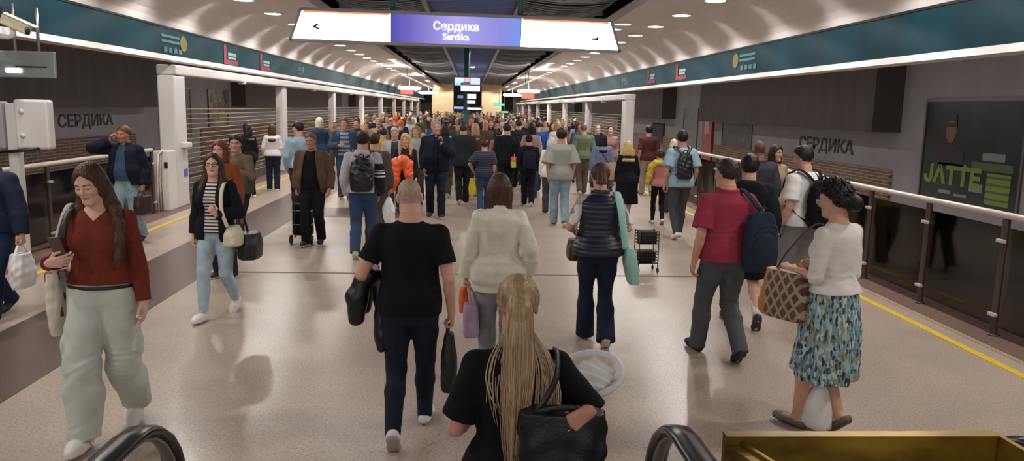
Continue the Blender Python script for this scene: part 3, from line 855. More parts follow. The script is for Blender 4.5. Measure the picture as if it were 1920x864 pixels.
def held(name, me, S, label, cat, base=None, group=None, parts=()):
    """a thing carried by somebody: top-level, modelled in the carrier's frame, re-based on its own lowest point"""
    co = np.zeros(len(me.vertices)*3, f32); me.vertices.foreach_get('co', co); co = co.reshape(-1, 3)
    c = (co.min(0)+co.max(0))/2; c[2] = co[:, 2].min(); b = Vector([float(q) for q in c])
    me.transform(Matrix.Translation(-b))
    o = link(name, me); o.matrix_world = S.M @ Matrix.Translation(b)
    o.location = (S.M @ b); o.rotation_euler = S.M.to_euler()
    tag(o, label, cat, group)
    for nm, m2 in parts:
        m2.transform(Matrix.Translation(-b)); link(nm, m2, o)
    return o
def blob_mesh(fn, lo, hi, vox, mats, name='bag', paint=None):
    F = Field(lo, hi, vox); fn(F); V, Q = F.nets()
    fm = paint(V[Q].mean(1)) if paint else None
    return np_mesh(name, V, Q, mats if isinstance(mats, list) else [mats], fm)
# ------------------------------------------------------------------ the station
Y0, Y1 = -4.0, 104.0
CEIL = 4.3
M_white = mat('white_paint', 'dad5d2', .5, noise=.03, nscale=3)
M_lip = mat('ledge_paint', 'cfcac8', .35)
M_cove = mat('cove_paint', 'cfc8c6', .6, noise=.03, nscale=1.2)
M_teal = mat('teal_enamel', '03323c', .5, spec=.2, noise=.12, nscale=1.5)
M_tealp = mat('teal_paint', '4a7a7c', .5)
M_dark = mat('dark_concrete', '6e5f57', .9, noise=.15, nscale=2, bump=.2, bscale=8)
M_lilac = mat('grey_plaster', '908b8d', .85, noise=.08, nscale=1.5)
M_over = mat('brown_panel', '4a423e', .8, noise=.14, nscale=1.2, stretch=(1,3,.5))
M_edge = mat('edge_stone', '6e544a', .55, noise=.18, nscale=9)
M_black = mat('black_plastic', '121214', .45)
M_rail = mat('pale_rail', 'cfc4ba', .35, metal=.3)
M_steel = mat('brushed_steel', '9a9894', .35, metal=.9)
M_yel = mat('yellow_paint', 'd6b52e', .6, noise=.1, nscale=14)
M_gate = mat('gate_paint', 'cdcac8', .5, noise=.04, nscale=2)
M_lamp = mat('lamp_diffuser', 'ffffff', .4, emit='fff6ec', estr=9)

def struct(name, m, mats, **k):
    o = m.build(name, mats); o['kind'] = 'structure'; return o

def granite(name, cols, pos, scale=55, rough=.28):
    m = bpy.data.materials.new(name); m.use_nodes = True; nt = m.node_tree; N = nt.nodes; L = nt.links; b = N['Principled BSDF']
    tc = N.new('ShaderNodeTexCoord')
    n = N.new('ShaderNodeTexNoise'); n.inputs['Scale'].default_value = scale; n.inputs['Detail'].default_value = 4; n.inputs['Roughness'].default_value = .7
    L.new(tc.outputs['Object'], n.inputs['Vector'])
    r = N.new('ShaderNodeValToRGB')
    while len(r.color_ramp.elements) < len(cols): r.color_ramp.elements.new(.5)
    for e, c, p in zip(r.color_ramp.elements, cols, pos): e.position = p; e.color = lin(c)
    L.new(n.outputs['Fac'], r.inputs[0])
    n2 = N.new('ShaderNodeTexNoise'); n2.inputs['Scale'].default_value = 1.6; n2.inputs['Detail'].default_value = 3
    L.new(tc.outputs['Object'], n2.inputs['Vector'])
    mr = N.new('ShaderNodeMapRange'); mr.inputs[1].default_value = .3; mr.inputs[2].default_value = .7; mr.inputs[3].default_value = .90; mr.inputs[4].default_value = 1.06
    L.new(n2.outputs['Fac'], mr.inputs[0])
    sc = N.new('ShaderNodeVectorMath'); sc.operation = 'SCALE'; L.new(r.outputs[0], sc.inputs[0]); L.new(mr.outputs[0], sc.inputs['Scale'])
    L.new(sc.outputs[0], b.inputs['Base Color'])
    mr2 = N.new('ShaderNodeMapRange'); mr2.inputs[1].default_value = .3; mr2.inputs[2].default_value = .7; mr2.inputs[1].default_value = .1; mr2.inputs[2].default_value = .9; mr2.inputs[3].default_value = rough; mr2.inputs[4].default_value = rough+.01
    L.new(n2.outputs['Fac'], mr2.inputs[0]); L.new(mr2.outputs[0], b.inputs['Roughness'])
    b.inputs['Specular IOR Level'].default_value = .45
    return m
M_floor = granite('beige_granite', ['7d6a5e', 'a8978a', 'b8a798', 'c8b8a9'], [.30, .43, .54, .70])
M_strip = granite('brown_granite', ['43342f', '5f504a', '6a5a53', '776860'], [.28, .42, .55, .72])

# floor with the darker paving strip and the platform-edge stone
m = MB(); m.box((-6.30, Y0, -.25), (5.60, Y1, 0)); struct('floor', m, M_floor)
m = MB(); m.box((-4.42, Y0, -.02), (-3.38, Y1, .0025)); struct('floor_strip_brown', m, M_strip)
for k, (a, b) in enumerate(((-6.30, -5.78), (5.10, 5.62))):
    m = MB(); m.box((a, Y0, -.27), (b, Y1, .004)); struct('trim_%d' % (k+1), m, M_edge)
m = MB(); m.box((5.02, Y0, -.02), (5.075, Y1, .005)); struct('trim_3', m, mat('tan_stone', 'a48f74', .5, noise=.1, nscale=9))
m = MB(); m.box((-3.3, 10.05, -.02), (5.1, 10.10, .0035)); struct('trim_4', m, mat('floor_joint', '6a5f58', .7))
m = MB(); m.box((-4.42, 15.2, -.02), (-1.2, 16.6, .0028)); struct('floor_patch_brown', m, M_strip)
for k, x in enumerate((-5.45, 4.80)):
    m = MB(); m.box((x-.045, Y0, -.02), (x+.045, Y1, .006))
    o = m.build('safety_line', M_yel); tag(o, ('yellow safety line along the platform edge below the phone caller', 'yellow safety line along the platform edge behind the blue floral skirt')[k], 'floor marking', 'yellow safety lines')

# track beds and outer walls
for k, (a, b) in enumerate(((-10.2, -6.3), (5.6, 9.4))):
    m = MB(); m.box((a, Y0, -1.5), (b, Y1, -1.25)); struct('ground_track_%s' % ('left', 'right')[k], m, mat('ballast_brown', '8f7a6d', .9, noise=.25, nscale=6, bump=.3, bscale=20))
    for q in (.30, .68):
        x = a+(b-a)*q; r = MB(); r.box((x-.06, Y0, -1.25), (x+.06, Y1, -1.22)); r.box((x-.015, Y0, -1.22), (x+.015, Y1, -1.12)); r.box((x-.035, Y0, -1.12), (x+.035, Y1, -1.08))
        tag(r.build('running_rail', mat('rail_steel', '6a5a50', .4, metal=.7)), '%s steel rail of the track beyond the %s fence' % (('outer', 'inner')[(q < .5) == (k == 1)], ('left', 'right')[k]), 'rail', 'track rails')

def wall_mat(name, base, brick, z0, z1):
    """plaster with a field of thin brown tile courses between two heights"""
    m = bpy.data.materials.new(name); m.use_nodes = True; nt = m.node_tree; N = nt.nodes; L = nt.links; b = N['Principled BSDF']
    b.inputs['Roughness'].default_value = .85
    tc = N.new('ShaderNodeTexCoord'); mp = N.new('ShaderNodeMapping'); mp.inputs['Rotation'].default_value = (PI/2, 0, PI/2)
    sx = N.new('ShaderNodeSeparateXYZ'); L.new(tc.outputs['Object'], sx.inputs[0])
    cx = N.new('ShaderNodeCombineXYZ'); L.new(sx.outputs['Y'], cx.inputs['X']); L.new(sx.outputs['Z'], cx.inputs['Y'])
    br = N.new('ShaderNodeTexBrick'); br.inputs['Scale'].default_value = 1; br.inputs['Brick Width'].default_value = .5; br.inputs['Row Height'].default_value = .075; br.inputs['Mortar Size'].default_value = .009
    for i, c in zip(('Color1', 'Color2', 'Mortar'), brick): br.inputs[i].default_value = lin(c)
    L.new(cx.outputs[0], br.inputs['Vector'])
    n = N.new('ShaderNodeTexNoise'); n.inputs['Scale'].default_value = 1.2; n.inputs['Detail'].default_value = 4; L.new(tc.outputs['Object'], n.inputs['Vector'])
    mr = N.new('ShaderNodeMapRange'); mr.inputs[3].default_value = .8; mr.inputs[4].default_value = 1.2; L.new(n.outputs['Fac'], mr.inputs[0])
    v = N.new('ShaderNodeVectorMath'); v.operation = 'SCALE'; L.new(br.outputs['Color'], v.inputs[0]); L.new(mr.outputs[0], v.inputs['Scale']); L.new(v.outputs[0], b.inputs['Base Color'])
    return m
M_brick = wall_mat('brown_tile_courses', None, ('6c5446', '5a463b', '9a8a78'), 0, 1)
# right outer wall: plaster, brown tiled dado, pilasters, overhanging brown boxes
m = MB(); m.box((9.4, Y0, -1.5), (9.7, Y1, 4.6)); struct('wall_right', m, M_lilac)
m = MB()
for a, b in ((Y0, 11.9), (16.75, 29.4), (34.0, 60.0), (64, Y1)): m.box((9.33, a, -1.4), (9.42, b, .98))
struct('wall_right_dado', m, M_brick)
m = MB(); m.box((9.30, Y0, -1.4), (9.43, Y1, .12)); struct('wall_right_plinth', m, M_brick)
for k, (a, b) in enumerate(((16.6, 29.6), (35.5, 59), (66, 100), (Y0, 11.2))):
    m = MB(); m.box((8.75, a, 1.84), (9.45, b, 3.6)); o = struct('wall_right_overhang_%d' % (k+1), m, M_over)
m = MB(); m.box((-10.5, Y0, -1.5), (-10.2, Y1, 4.6)); struct('wall_left', m, M_lilac)
m = MB()
for a, b in ((Y0, 24.2), (30, 60.0), (64, Y1)): m.box((-10.22, a, -1.4), (-10.13, b, 1.17))
struct('wall_left_dado', m, M_brick)
for k, (a, b) in enumerate(((10.5, 25.0), (34, 59), (66, 100))):
    m = MB(); m.box((-10.25, a, 1.98), (-9.6, b, 3.6)); struct('wall_left_overhang_%d' % (k+1), m, M_over)
# track ceilings
for k, (a, b) in enumerate(((-10.5, -6.12), (6.12, 9.7))):
    m = MB(); m.box((a, Y0, 3.30), (b, Y1, 3.55)); struct('ceiling_track_%s' % ('left', 'right')[k], m, M_dark)

# conduits on the track walls and unseen area lights added to brighten the track sides
for k, (x, sg) in enumerate(((9.30, 1), (-10.1, -1))):
    m = MB()
    for z, r in ((-.05, .05), (-.42, .06), (-.85, .05)): m.tube([(x, Y0, z), (x, Y1, z)], r, 8)
    struct('wall_%s_conduits' % ('right', 'left')[k], m, mat('conduit_tan', '8a7866', .6))
    for y in range(0, 96, 8):
        l = bpy.data.lights.new('track_fill', 'AREA'); l.shape = 'RECTANGLE'; l.size = .08; l.size_y = 7.6; l.energy = 12; l.color = (1, .95, .92)
        o = bpy.data.objects.new('track_fill', l); COL.objects.link(o); o.location = (sg*6.3, y+4, 3.26); o.rotation_euler = (0, -sg*.55, 0)
# canopy: teal fascia, white ledge, cove, soffit
for k, sg in enumerate((-1, 1)):
    side = ('left', 'right')[k]; zb = (3.05, 2.99)[k]
    m = MB(); m.box((min(sg*6.0, sg*6.12), Y0, zb), (max(sg*6.0, sg*6.12), Y1, 3.6)); struct('wall_%s_fascia' % side, m, M_teal)
    m = MB(); m.prism([(sg*5.975, zb-.06), (sg*6.0, zb+.035), (sg*6.14, zb+.035), (sg*6.16, zb-.06), (sg*6.06, zb-.09)], 'y', Y0, Y1); struct('trim_%d' % (5+k), m, M_lip)
    m = MB(); m.box((min(sg*5.985, sg*6.02), Y0, 3.60), (max(sg*5.985, sg*6.02), Y1, 3.635)); struct('trim_%d' % (7+k), m, M_black)
    # the cove is a curved plaster surface with depth
    n = 9; o_ = [(sg*(6.0-.95*(.35*q/(n-1)+.65*(1-math.cos(q*PI/2/(n-1))))), 3.63+.67*(.45*q/(n-1)+.55*math.sin(q*PI/2/(n-1)))) for q in range(n)]
    m = MB(); m.prism(o_+[(sg*5.05, 4.42), (sg*6.12, 4.42), (sg*6.12, 3.63)], 'y', Y0, Y1); struct('wall_%s_cove' % side, m, M_cove)
    m = MB(); m.box((min(sg*3.3, sg*5.1), Y0, CEIL), (max(sg*3.3, sg*5.1), Y1, CEIL+.12)); m.box((min(sg*3.3, sg*3.36), Y0, CEIL-.07), (max(sg*3.3, sg*3.36), Y1, CEIL)); struct('ceiling_soffit_%s' % side, m, M_cove)
m = MB(); m.box((-5.1, Y0, 5.7), (5.1, Y1, 5.9)); m.box((-5.1, Y0, 4.42), (-5.0, Y1, 5.7)); m.box((5.0, Y0, 4.42), (5.1, Y1, 5.7)); struct('ceiling_void', m, mat('void_black', '2b2a2d', .9))
m = MB(); m.box((-10.5, Y1, -1.5), (9.7, Y1+.3, 5.9)); struct('wall_far', m, mat('far_plaster', '4c4844', .8, noise=.1, nscale=2))

# open metal ceiling: beams, cross slats, curved mesh trays, centre louvres with blue light put into their colour
M_slat = mat('grey_slat', 'b4b4b8', .45); M_blue = mat('blue_lit_louvre', '7382b8', .5)
m = MB()
for y in np.arange(2, 100, 3.0): m.box((-3.3, y, 4.55), (3.3, y+.10, 4.75))
for x in (-1.05, 1.05): m.box((x-.05, Y0, 4.42), (x+.05, Y1, 4.62))
struct('ceiling_beams', m, mat('beam_steel', '7c8084', .5))
for k, sg in enumerate((-1, 1)):
    m = MB()
    for y in np.arange(.4, 96, .30 if 1 else 1):
        j = (y % 3.0)/3.0; n = 7; P = []
        for q in range(n+1):
            u = q/n; x = sg*(1.15+2.1*u); z = 4.62-.16*math.sin(PI*u)*(.4+.6*math.sin(PI*j)); P.append((x, y, z))
        V = []; Fs = []
        for (x, yy, z) in P: V += [(x, yy, z), (x, yy+.13, z+.015), (x, yy+.13, z+.03), (x, yy, z+.015)]
        for q in range(n):
            for e in range(4): Fs.append((q*4+e, q*4+(e+1) % 4, q*4+4+(e+1) % 4, q*4+4+e))
        m.add(V, Fs)
    struct('ceiling_trays_%s' % ('left', 'right')[k], m, M_slat)
m = MB()
for y in np.arange(.5, 96, .42): m.box((-.98, y, 4.50), (.98, y+.05, 4.60))
struct('ceiling_louvres', m, M_blue)
m = MB()
for x in (-2.2, -.45, .5, 2.3): m.tube([(x, Y0, 4.95), (x, Y1, 4.95)], .10, 8)
m.tube([(-3.2, 9, 4.5), (-2, 9.6, 4.40), (-.8, 10.2, 4.52), (.6, 10.2, 4.45), (2.2, 9.8, 4.38), (3.2, 9.2, 4.5)], .03, 6)
struct('ceiling_ducts', m, mat('duct_metal', '4a4c4e', .4, metal=.6))

# ---- ceiling lamps
ORD = ['first', 'second', 'third', 'fourth', 'fifth', 'sixth', 'seventh', 'eighth', 'ninth', 'tenth', 'eleventh', 'twelfth']
def lamp_light(loc, e, kind='SPOT', size=2.7, rad=.09, col=(1, .965, .92), blend=.14, rot=(0, 0, 0)):
    l = bpy.data.lights.new('downlight_lamp', kind); l.energy = e; l.color = col
    if kind == 'SPOT': l.spot_size = size; l.spot_blend = blend; l.shadow_soft_size = rad
    o = bpy.data.objects.new('lamp_source', l); COL.objects.link(o); o.location = loc; o.rotation_euler = rot; return o
def disc_kit(r):
    a = MB(); a.lathe([(r, 0), (r+.035, 0), (r+.035, -.012), (r, -.018), (r, 0)], seg=24)
    b = MB(); b.lathe([(0.001, -.006), (r, -.006), (r, .01), (.001, .01)], seg=24)
    return a.mesh('trim_ring', M_white), b.mesh('diffuser', M_lamp)
RING, DISC = disc_kit(.20)
RING_S, DISC_S = disc_kit(.14)
LIGHTS = []
def downlight(x, y, z, label, group, e=0, kit=(RING, DISC), spot=2.57):
    r = empty('downlight', (x, y, z), label=label, category='ceiling light', group=group)
    link('trim_ring', kit[0], r); link('diffuser', kit[1], r)
    if e: LIGHTS.append(lamp_light((x, y, z-.04), e, size=spot))
    if e and abs(x) > 4.5 and y < 50:            # added second spot aimed at the cove to draw its light streaks
        LIGHTS.append(lamp_light((x, y, z-.05), 15, size=.84, rad=.07, blend=1.0, rot=(0, -math.copysign(math.atan2(1.06, .47), x), 0)))
for k, (x, ya) in enumerate(((-4.75, 2.4), (4.62, 2.9))):
    n = 0; sd = ('left', 'right')[k]
    for y in np.arange(ya, 100, 2.42):
        if y < 12: lab = 'round downlight in the %s soffit nearer than the hanging sign' % sd
        else:
            n += 1; lab = '%s round downlight in the %s soffit counting away from the hanging sign' % (ORD[n-1], sd) if n <= 12 else 'small far round downlight at the end of the %s soffit row' % sd
        e = 62 if y < 34 else (110 if (int(y/2.42) % 2 == 0) else 0)
        downlight(x, y, CEIL-.002, lab, 'downlights of the %s soffit' % sd, e)
for k, x in enumerate((-3.72, 3.72)):         # clusters of lamps on the inner edge
    sd = ('left', 'right')[k]; i = 0
    for c in (19.5, 37, 52, 66, 80):
        for j in range(4):
            i += 1
            downlight(x, c+j*1.25, CEIL-.002, 'bright downlight %s in the inner cluster of the %s soffit' % (('first', 'second', 'third', 'fourth')[j]+' of four, '+('nearest', 'second', 'middle', 'fourth', 'farthest')[(19.5, 37, 52, 66, 80).index(c)]+' set', sd), 'inner soffit lamps', 45 if j in (0, 2) else 0)
for j, y in enumerate((14.0, 24.5, 30.5, 46)):
    downlight(0.05, y, 4.46, ('round centre downlight above the hanging sign', 'centre downlight just under the hanging sign', 'second centre downlight under the hanging sign', 'centre downlight above the screens')[j], 'centre downlights', (70, 60, 60, 60)[j], (RING_S, DISC_S))
def pendant(x, y, z, r, label):
    t = empty('pendant_lamp', (x, y, z), label=label, category='ceiling light', group='large round pendant lamps')
    m = MB(); m.lathe([(.001, .0), (r*.9, .0), (r, .05), (r*.97, .13), (r*.4, .17), (.001, .17)], seg=28); m.build('shade', M_lamp, t)
    m = MB(); m.tube([(0, 0, .16), (0, 0, CEIL-z)], .008, 6); m.build('stem', M_steel, t)
    LIGHTS.append(lamp_light((x, y, z-.06), 80, size=2.6, rad=.3))
for x, y, z, s_ in ((-3.35, 43, 3.05, 'left'), (3.15, 43, 3.02, 'right')): pendant(x, y, z, .62, 'large glowing disc lamp hanging over the %s of the far crowd' % s_)
for x, y, z, s_ in ((-2.95, 55, 3.02, 'left'), (2.9, 55, 3.0, 'right')): pendant(x, y, z, .66, 'glowing disc lamp behind the nearer disc on the %s' % s_)

# ---- hanging illuminated sign
sg_ = empty('hanging_sign', (-.24, 12.0, 3.10), label='long backlit white and purple sign hanging from the ceiling', category='sign')
sg_.rotation_euler = (0, .010, 0)
def trap(x0, x1, z0, z1, s0, s1, y0, y1, mats, name, par):
    m = MB(); m.prism([(x0, z0), (x1, z0), (x1-s1, z1), (x0+s0, z1)], 'y', y0, y1); return m.build(name, mats, par)
SW = mat('sign_white', 'ffffff', .4, emit='fffaf4', estr=3.2)
SP = bpy.data.materials.new('sign_purple'); SP.use_nodes = True
nt = SP.node_tree; b = nt.nodes['Principled BSDF']; tc = nt.nodes.new('ShaderNodeTexCoord'); sx = nt.nodes.new('ShaderNodeSeparateXYZ'); rp = nt.nodes.new('ShaderNodeValToRGB'); mr = nt.nodes.new('ShaderNodeMapRange')
nt.links.new(tc.outputs['Object'], sx.inputs[0]); mr.inputs[1].default_value = -.98; mr.inputs[2].default_value = .98; nt.links.new(sx.outputs['X'], mr.inputs[0]); nt.links.new(mr.outputs[0], rp.inputs[0])
E = rp.color_ramp.elements; E[0].color = lin('5048a8'); E[1].color = lin('6f96e8'); E.new(.14).color = lin('6a60bc'); E.new(.5).color = lin('a9a2e4'); E.new(.85).color = lin('8a8ad8')
nt.links.new(rp.outputs[0], b.inputs['Emission Color']); b.inputs['Emission Strength'].default_value = .40; b.inputs['Base Color'].default_value = lin('302a60')
trap(-2.42, -.98, .02, .43, .155, 0, -.05, .05, SW, 'light_panel', sg_)
trap(.98, 2.46, .02, .43, 0, .155, -.05, .05, SW, 'light_panel', sg_)
trap(-.97, .97, .02, .43, 0, 0, -.05, .05, SP, 'name_panel', sg_)
m = MB()
m.box((-2.46, -.07, -.02), (2.50, .07, .02)); m.prism([(-2.30, .43), (2.34, .43), (2.33, .475), (-2.29, .475)], 'y', -.07, .07)
m.prism([(-2.47, .0), (-2.43, 0), (-2.27, .45), (-2.31, .45)], 'y', -.07, .07); m.prism([(2.47, .0), (2.51, 0), (2.35, .45), (2.31, .45)], 'y', -.07, .07)
for x in (-.975, .975): m.box((x-.006, -.06, .02), (x+.006, .06, .43))
m.build('sign_frame', M_steel, sg_)
for a, b_ in ((-2.26, -1.0), (1.0, 2.30)):
    m = MB(); m.box((a, -.055, .405), (b_, -.051, .43)); m.build('orange_band', mat('orange_film', 'f08a60', .4, emit='f0885c', estr=.4), sg_)
SL = mat('sign_letter', 'ffffff', .4, emit='ffffff', estr=2.5)
for t_, sz, z in (('Сердика', .165, .275), ('Serdika', .135, .125)):
    me = text_mesh(t_, sz, .003); me.transform(Matrix.Translation((0, -.056, z)) @ Matrix.Rotation(PI/2, 4, 'X')); me.materials.clear(); me.materials.append(SL)
    o = link('lettering', me, sg_)
for x, d in ((-2.07, 1), (2.10, -1)):         # small dark arrow marks on the white panels
    m = MB(); m.prism([(x-d*.06, .20), (x+d*.05, .155), (x+d*.05, .185), (x, .205), (x+d*.05, .25), (x+d*.01, .255)] if d > 0 else [(x-.05, .16), (x+.05, .155), (x+.06, .23), (x+.02, .19), (x-.05, .185)], 'y', -.056, -.051); m.build('arrow_mark', M_black, sg_)
for x in (-.95, .96):
    m = MB(); m.tube([(x, 0, .46), (x, 0, 1.6)], .045, 10); m.build('hanger', M_tealp, sg_)

# ---- platform screens: posts, header beam, horizontal ropes
def platform_gate(x, sg, ys, zb, side):
    for i in range(len(ys)):
        y = ys[i]; first = i == 0
        w, d = (.34, .62) if first else (.26, .5)
        t = empty('platform_gate_post', (x, y, 0), label='%s white square gate post on the %s platform edge' % ((ORD[i] if i < 12 else 'far')+' and nearest' if first else ORD[min(i, 11)], side), category='post', group='gate posts on the %s edge' % side)
        m = MB(); m.cbox((0, 0, zb/2-.01), (w, d, zb-.02), bev=.03); m.build('post_body', M_gate, t)
        if first and sg < 0:
            m = MB(); m.cbox((.0, -.52, .60), (.30, .42, 1.20), bev=.02); m.build('cabinet', mat('cabinet_white', 'd8d5d2', .45), t)
            m = MB(); m.box((.06, -.745, .86), (.13, -.73, .98)); m.build('lock_plate', M_black, t)
            m = MB(); m.cbox((.22, .12, 1.28), (.12, .30, .11), bev=.02); m.build('junction_box', M_gate, t)
            m = MB(); m.box((.171, .02, .62), (.178, .22, .78)); m.build('blue_notice', mat('notice_blue', '4a6ab0', .5), t)
        if first:
            m = MB()
            for q in range(3): m.tube([(sg*-.05, -.78, 1.22-.0*q), (sg*-.02, -.70-.10*q, 1.15), (0, -.72-.12*q, .6), (0, -.72-.12*q, .02)], .022, 8)
            if sg < 0: m.build('hand_bar', M_rail, t)
    t = empty('header_beam', (x, ys[0], zb), label='long white header beam over the gate posts on the %s edge' % side, category='beam')
    L = ys[-1]-ys[0]
    m = MB(); m.cbox((0, L/2, .09), (.40, L+.5, .20), bev=.03); m.build('beam_body', M_gate, t)
    for i in range(min(8, len(ys)-1)):
        yy = (ys[i]+ys[i+1])/2-ys[0]
        m = MB(); m.lathe([(.001, -.06), (.09, -.06), (.11, -.02), (.11, 0), (.001, 0)], c=(-sg*.1, yy, -.01), seg=14); m.build('sensor_dome', M_white, t)
    for i in range(len(ys)-1):
        r = empty('rope_screen', (x, ys[i]+.27, 0), label='%s set of horizontal beige safety ropes between posts on the %s edge' % (ORD[min(i, 11)], side), category='barrier', group='rope screens on the %s edge' % side)
        a, b_ = .06, ys[i+1]-ys[i]-.56+.04
        n = 17 if i < 3 else 10; m = MB()
        for q in range(n): m.tube([(0, a, .30+1.72*q/(n-1)), (0, (a+b_)/2, .29+1.72*q/(n-1)), (0, b_, .30+1.72*q/(n-1))], .0095 if i < 3 else .012, 6)
        m.build('ropes', mat('beige_rope', '9c8d76', .7), r)
LY = [16.5+9.3*i for i in range(9)]; RY = [27.4+9.3*i for i in range(8)]
platform_gate(-6.15, -1, LY, 2.72, 'left'); platform_gate(5.55, 1, RY, 2.56, 'right')

# ---- glass fences with handrail
GL = bpy.data.materials.new('smoked_glass'); GL.use_nodes = True; nt = GL.node_tree; N = nt.nodes; L_ = nt.links
for n in list(N): N.remove(n)
out = N.new('ShaderNodeOutputMaterial'); mx = N.new('ShaderNodeMixShader'); tr = N.new('ShaderNodeBsdfTransparent'); gs = N.new('ShaderNodeBsdfGlossy'); fr = N.new('ShaderNodeFresnel')
tr.inputs[0].default_value = (.84, .76, .72, 1); gs.inputs['Roughness'].default_value = .06; gs.inputs[0].default_value = (.8, .75, .72, 1); fr.inputs[0].default_value = 1.5
L_.new(fr.outputs[0], mx.inputs[0]); L_.new(tr.outputs[0], mx.inputs[1]); L_.new(gs.outputs[0], mx.inputs[2]); L_.new(mx.outputs[0], out.inputs[0])
M_post = mat('brown_post', '4e4441', .5, metal=.4)
def fence(x, y0, y1, step, side, lab):
    t = empty('glass_fence', (x, y0, 0), label=lab, category='fence')
    n = int(round((y1-y0)/step)); st = (y1-y0)/n; sg = 1 if x > 0 else -1
    m = MB(); m.tube([(0, 0, 1.24), (0, y1-y0, 1.24)], .034, 12); m.build('handrail', M_rail, t)
    for i in range(n+1):
        m = MB(); m.cbox((0, i*st, .60), (.045, .075, 1.2), bev=.008); m.lathe([(.06, 0), (.06, .012), (.001, .012)], c=(0, i*st, .004), seg=12); p = m.build('fence_post', M_post, t)
        for z in (.22, .98):
            m = MB(); m.cbox((-sg*.035, i*st, z), (.04, .11, .035), bev=.006); m.build('glass_clamp', M_rail, p)
        if i < n:
            m = MB(); m.box((-.006, i*st+.05, .10), (.006, (i+1)*st-.05, 1.12)); m.build('glass_panel', GL, t)
fence(-6.18, .4, 15.4, 1.25, 'left', 'smoked glass fence with pale handrail behind the phone caller')
fence(5.38, .8, 20.6, 1.32, 'right', 'smoked glass fence with pale handrail behind the floral skirt')

# ---- station names, posters, red panel, recesses on the outer walls
def wall_text(x, y, z, size, rot, label):
    me = text_mesh('СЕРДИКА', size, .006, .008); me.transform(Matrix.Diagonal((1.06, .74, 1, 1))); me.materials.clear(); me.materials.append(mat('letter_dark', '2c2a2e', .6))
    me.transform(Matrix.Rotation(rot, 4, 'Z') @ Matrix.Rotation(PI/2, 4, 'X'))
    o = link('station_name', me, None, (x, y, z)); tag(o, label, 'lettering', 'station names on the track walls')
wall_text(9.387, 20.2, 1.38, .62, -PI/2, 'dark station name lettering on the grey wall right of the red panel')
wall_text(-10.187, 21.35, 1.60, .58, PI/2, 'dark station name lettering on the left wall behind the phone caller')
def poster(x, y0, y1, z0, z1, sg, label, build, frame='2a2726'):
    t = empty('wall_poster', (x, (y0+y1)/2, z0), label=label, category='poster', group=None)
    w = (y1-y0)/2; h = z1-z0
    # local frame: u runs along the wall as the viewer reads it
    U = lambda u: (-u if sg > 0 else u)
    def panel(u0, u1, v0, v1, d, m_, nm):
        m = MB(); a, b_ = sorted((U(u0), U(u1))); m.box((min(-sg*d, -sg*(d-.006)), a, v0), (max(-sg*d, -sg*(d-.006)), b_, v1)); return m.build(nm, m_, t)
    m = MB()
    for a, b_, c, d in ((-w-.05, w+.05, -.05, 0), (-w-.05, w+.05, h, h+.06), (-w-.05, -w, 0, h), (w, w+.05, 0, h)): m.box((-.03 if sg > 0 else 0, a, c), (0 if sg > 0 else .03, b_, d))
    m.build('poster_frame', mat('frame_grey', '6c686a', .4, metal=.5), t)
    build(panel, w, h, t, U)
def big_poster(panel, w, h, t, U):
    panel(-w, w, 0, h, .012, ramp_mat('poster_dark', 'noise', ['030807', '060e0d', '0b231d', '040a09'], 1.3, .35, 3, interp='LINEAR', pos=[.3, .45, .6, .75]), 'poster_sheet')
    S_ = mat('poster_skin', '6e4a3c', .4); D_ = mat('poster_coat', '17151c', .4); G_ = mat('poster_lime', '74822e', .4); W_ = mat('poster_grey', '767c7c', .4)
    def poly(pts, d, m_, nm):
        m = MB(); P = [(U(a), b_) for a, b_ in pts]; m.prism(P if U(1) > 0 else P[::-1], 'x', -d, -d+.004); m.build(nm, m_, t)
    cx = -w*.40
    poly([(cx-.50, .55), (cx-.42, 1.0), (cx-.12, 1.12), (cx+.14, 1.12), (cx+.44, .98), (cx+.52, .55)], .016, D_, 'printed_figure')
    poly([(cx+.17*math.cos(a), 1.42+.27*math.sin(a)) for a in np.linspace(0, 2*PI, 20)[:-1]], .018, S_, 'printed_face')
    poly([(cx-.16, 1.46), (cx+.17, 1.46), (cx+.15, 1.54), (cx-.15, 1.54)], .021, mat('poster_shade', '120e10', .3), 'printed_glasses')
    poly([(cx-.17, 1.52), (cx-.14, 1.70), (cx, 1.74), (cx+.14, 1.70), (cx+.17, 1.52), (cx, 1.60)], .020, D_, 'printed_hair')
    me = text_mesh('ЈАТТЕ', .46, .002, .022); me.materials.clear(); me.materials.append(G_); me.transform(Matrix.Translation((-.016, U(-w*.30), .50)) @ Matrix.Rotation(-PI/2, 4, 'Z') @ Matrix.Rotation(PI/2, 4, 'X') @ Matrix.Scale(1.25, 4, (1, 0, 0)))
    link('printed_lettering', me, t)
    panel(-w*.62, w*.0, .70, .76, .016, G_, 'printed_line'); panel(-w*.55, -w*.28, .16, .23, .016, W_, 'printed_line'); panel(-w*.2, w*.06, .14, .19, .016, W_, 'printed_line')
    panel(w*.10, w*.88, .70, .84, .016, mat('poster_olive', '4a5826', .4), 'printed_bar'); panel(w*.30, w*.72, .88, 1.02, .016, W_, 'printed_bar')
    panel(w*.10, w*.36, .28, .44, .016, W_, 'printed_bar')
    panel(w*.42, w*.86, .10, .66, .016, ramp_mat('poster_stripes', 'wave', ['74822e', '4a5826'], 2.4, .4, pos=[0, .75]), 'printed_block')
poster(9.39, 12.72, 15.62, .55, 2.50, 1, 'large dark poster with lime lettering and a figure beside the brick field', big_poster)
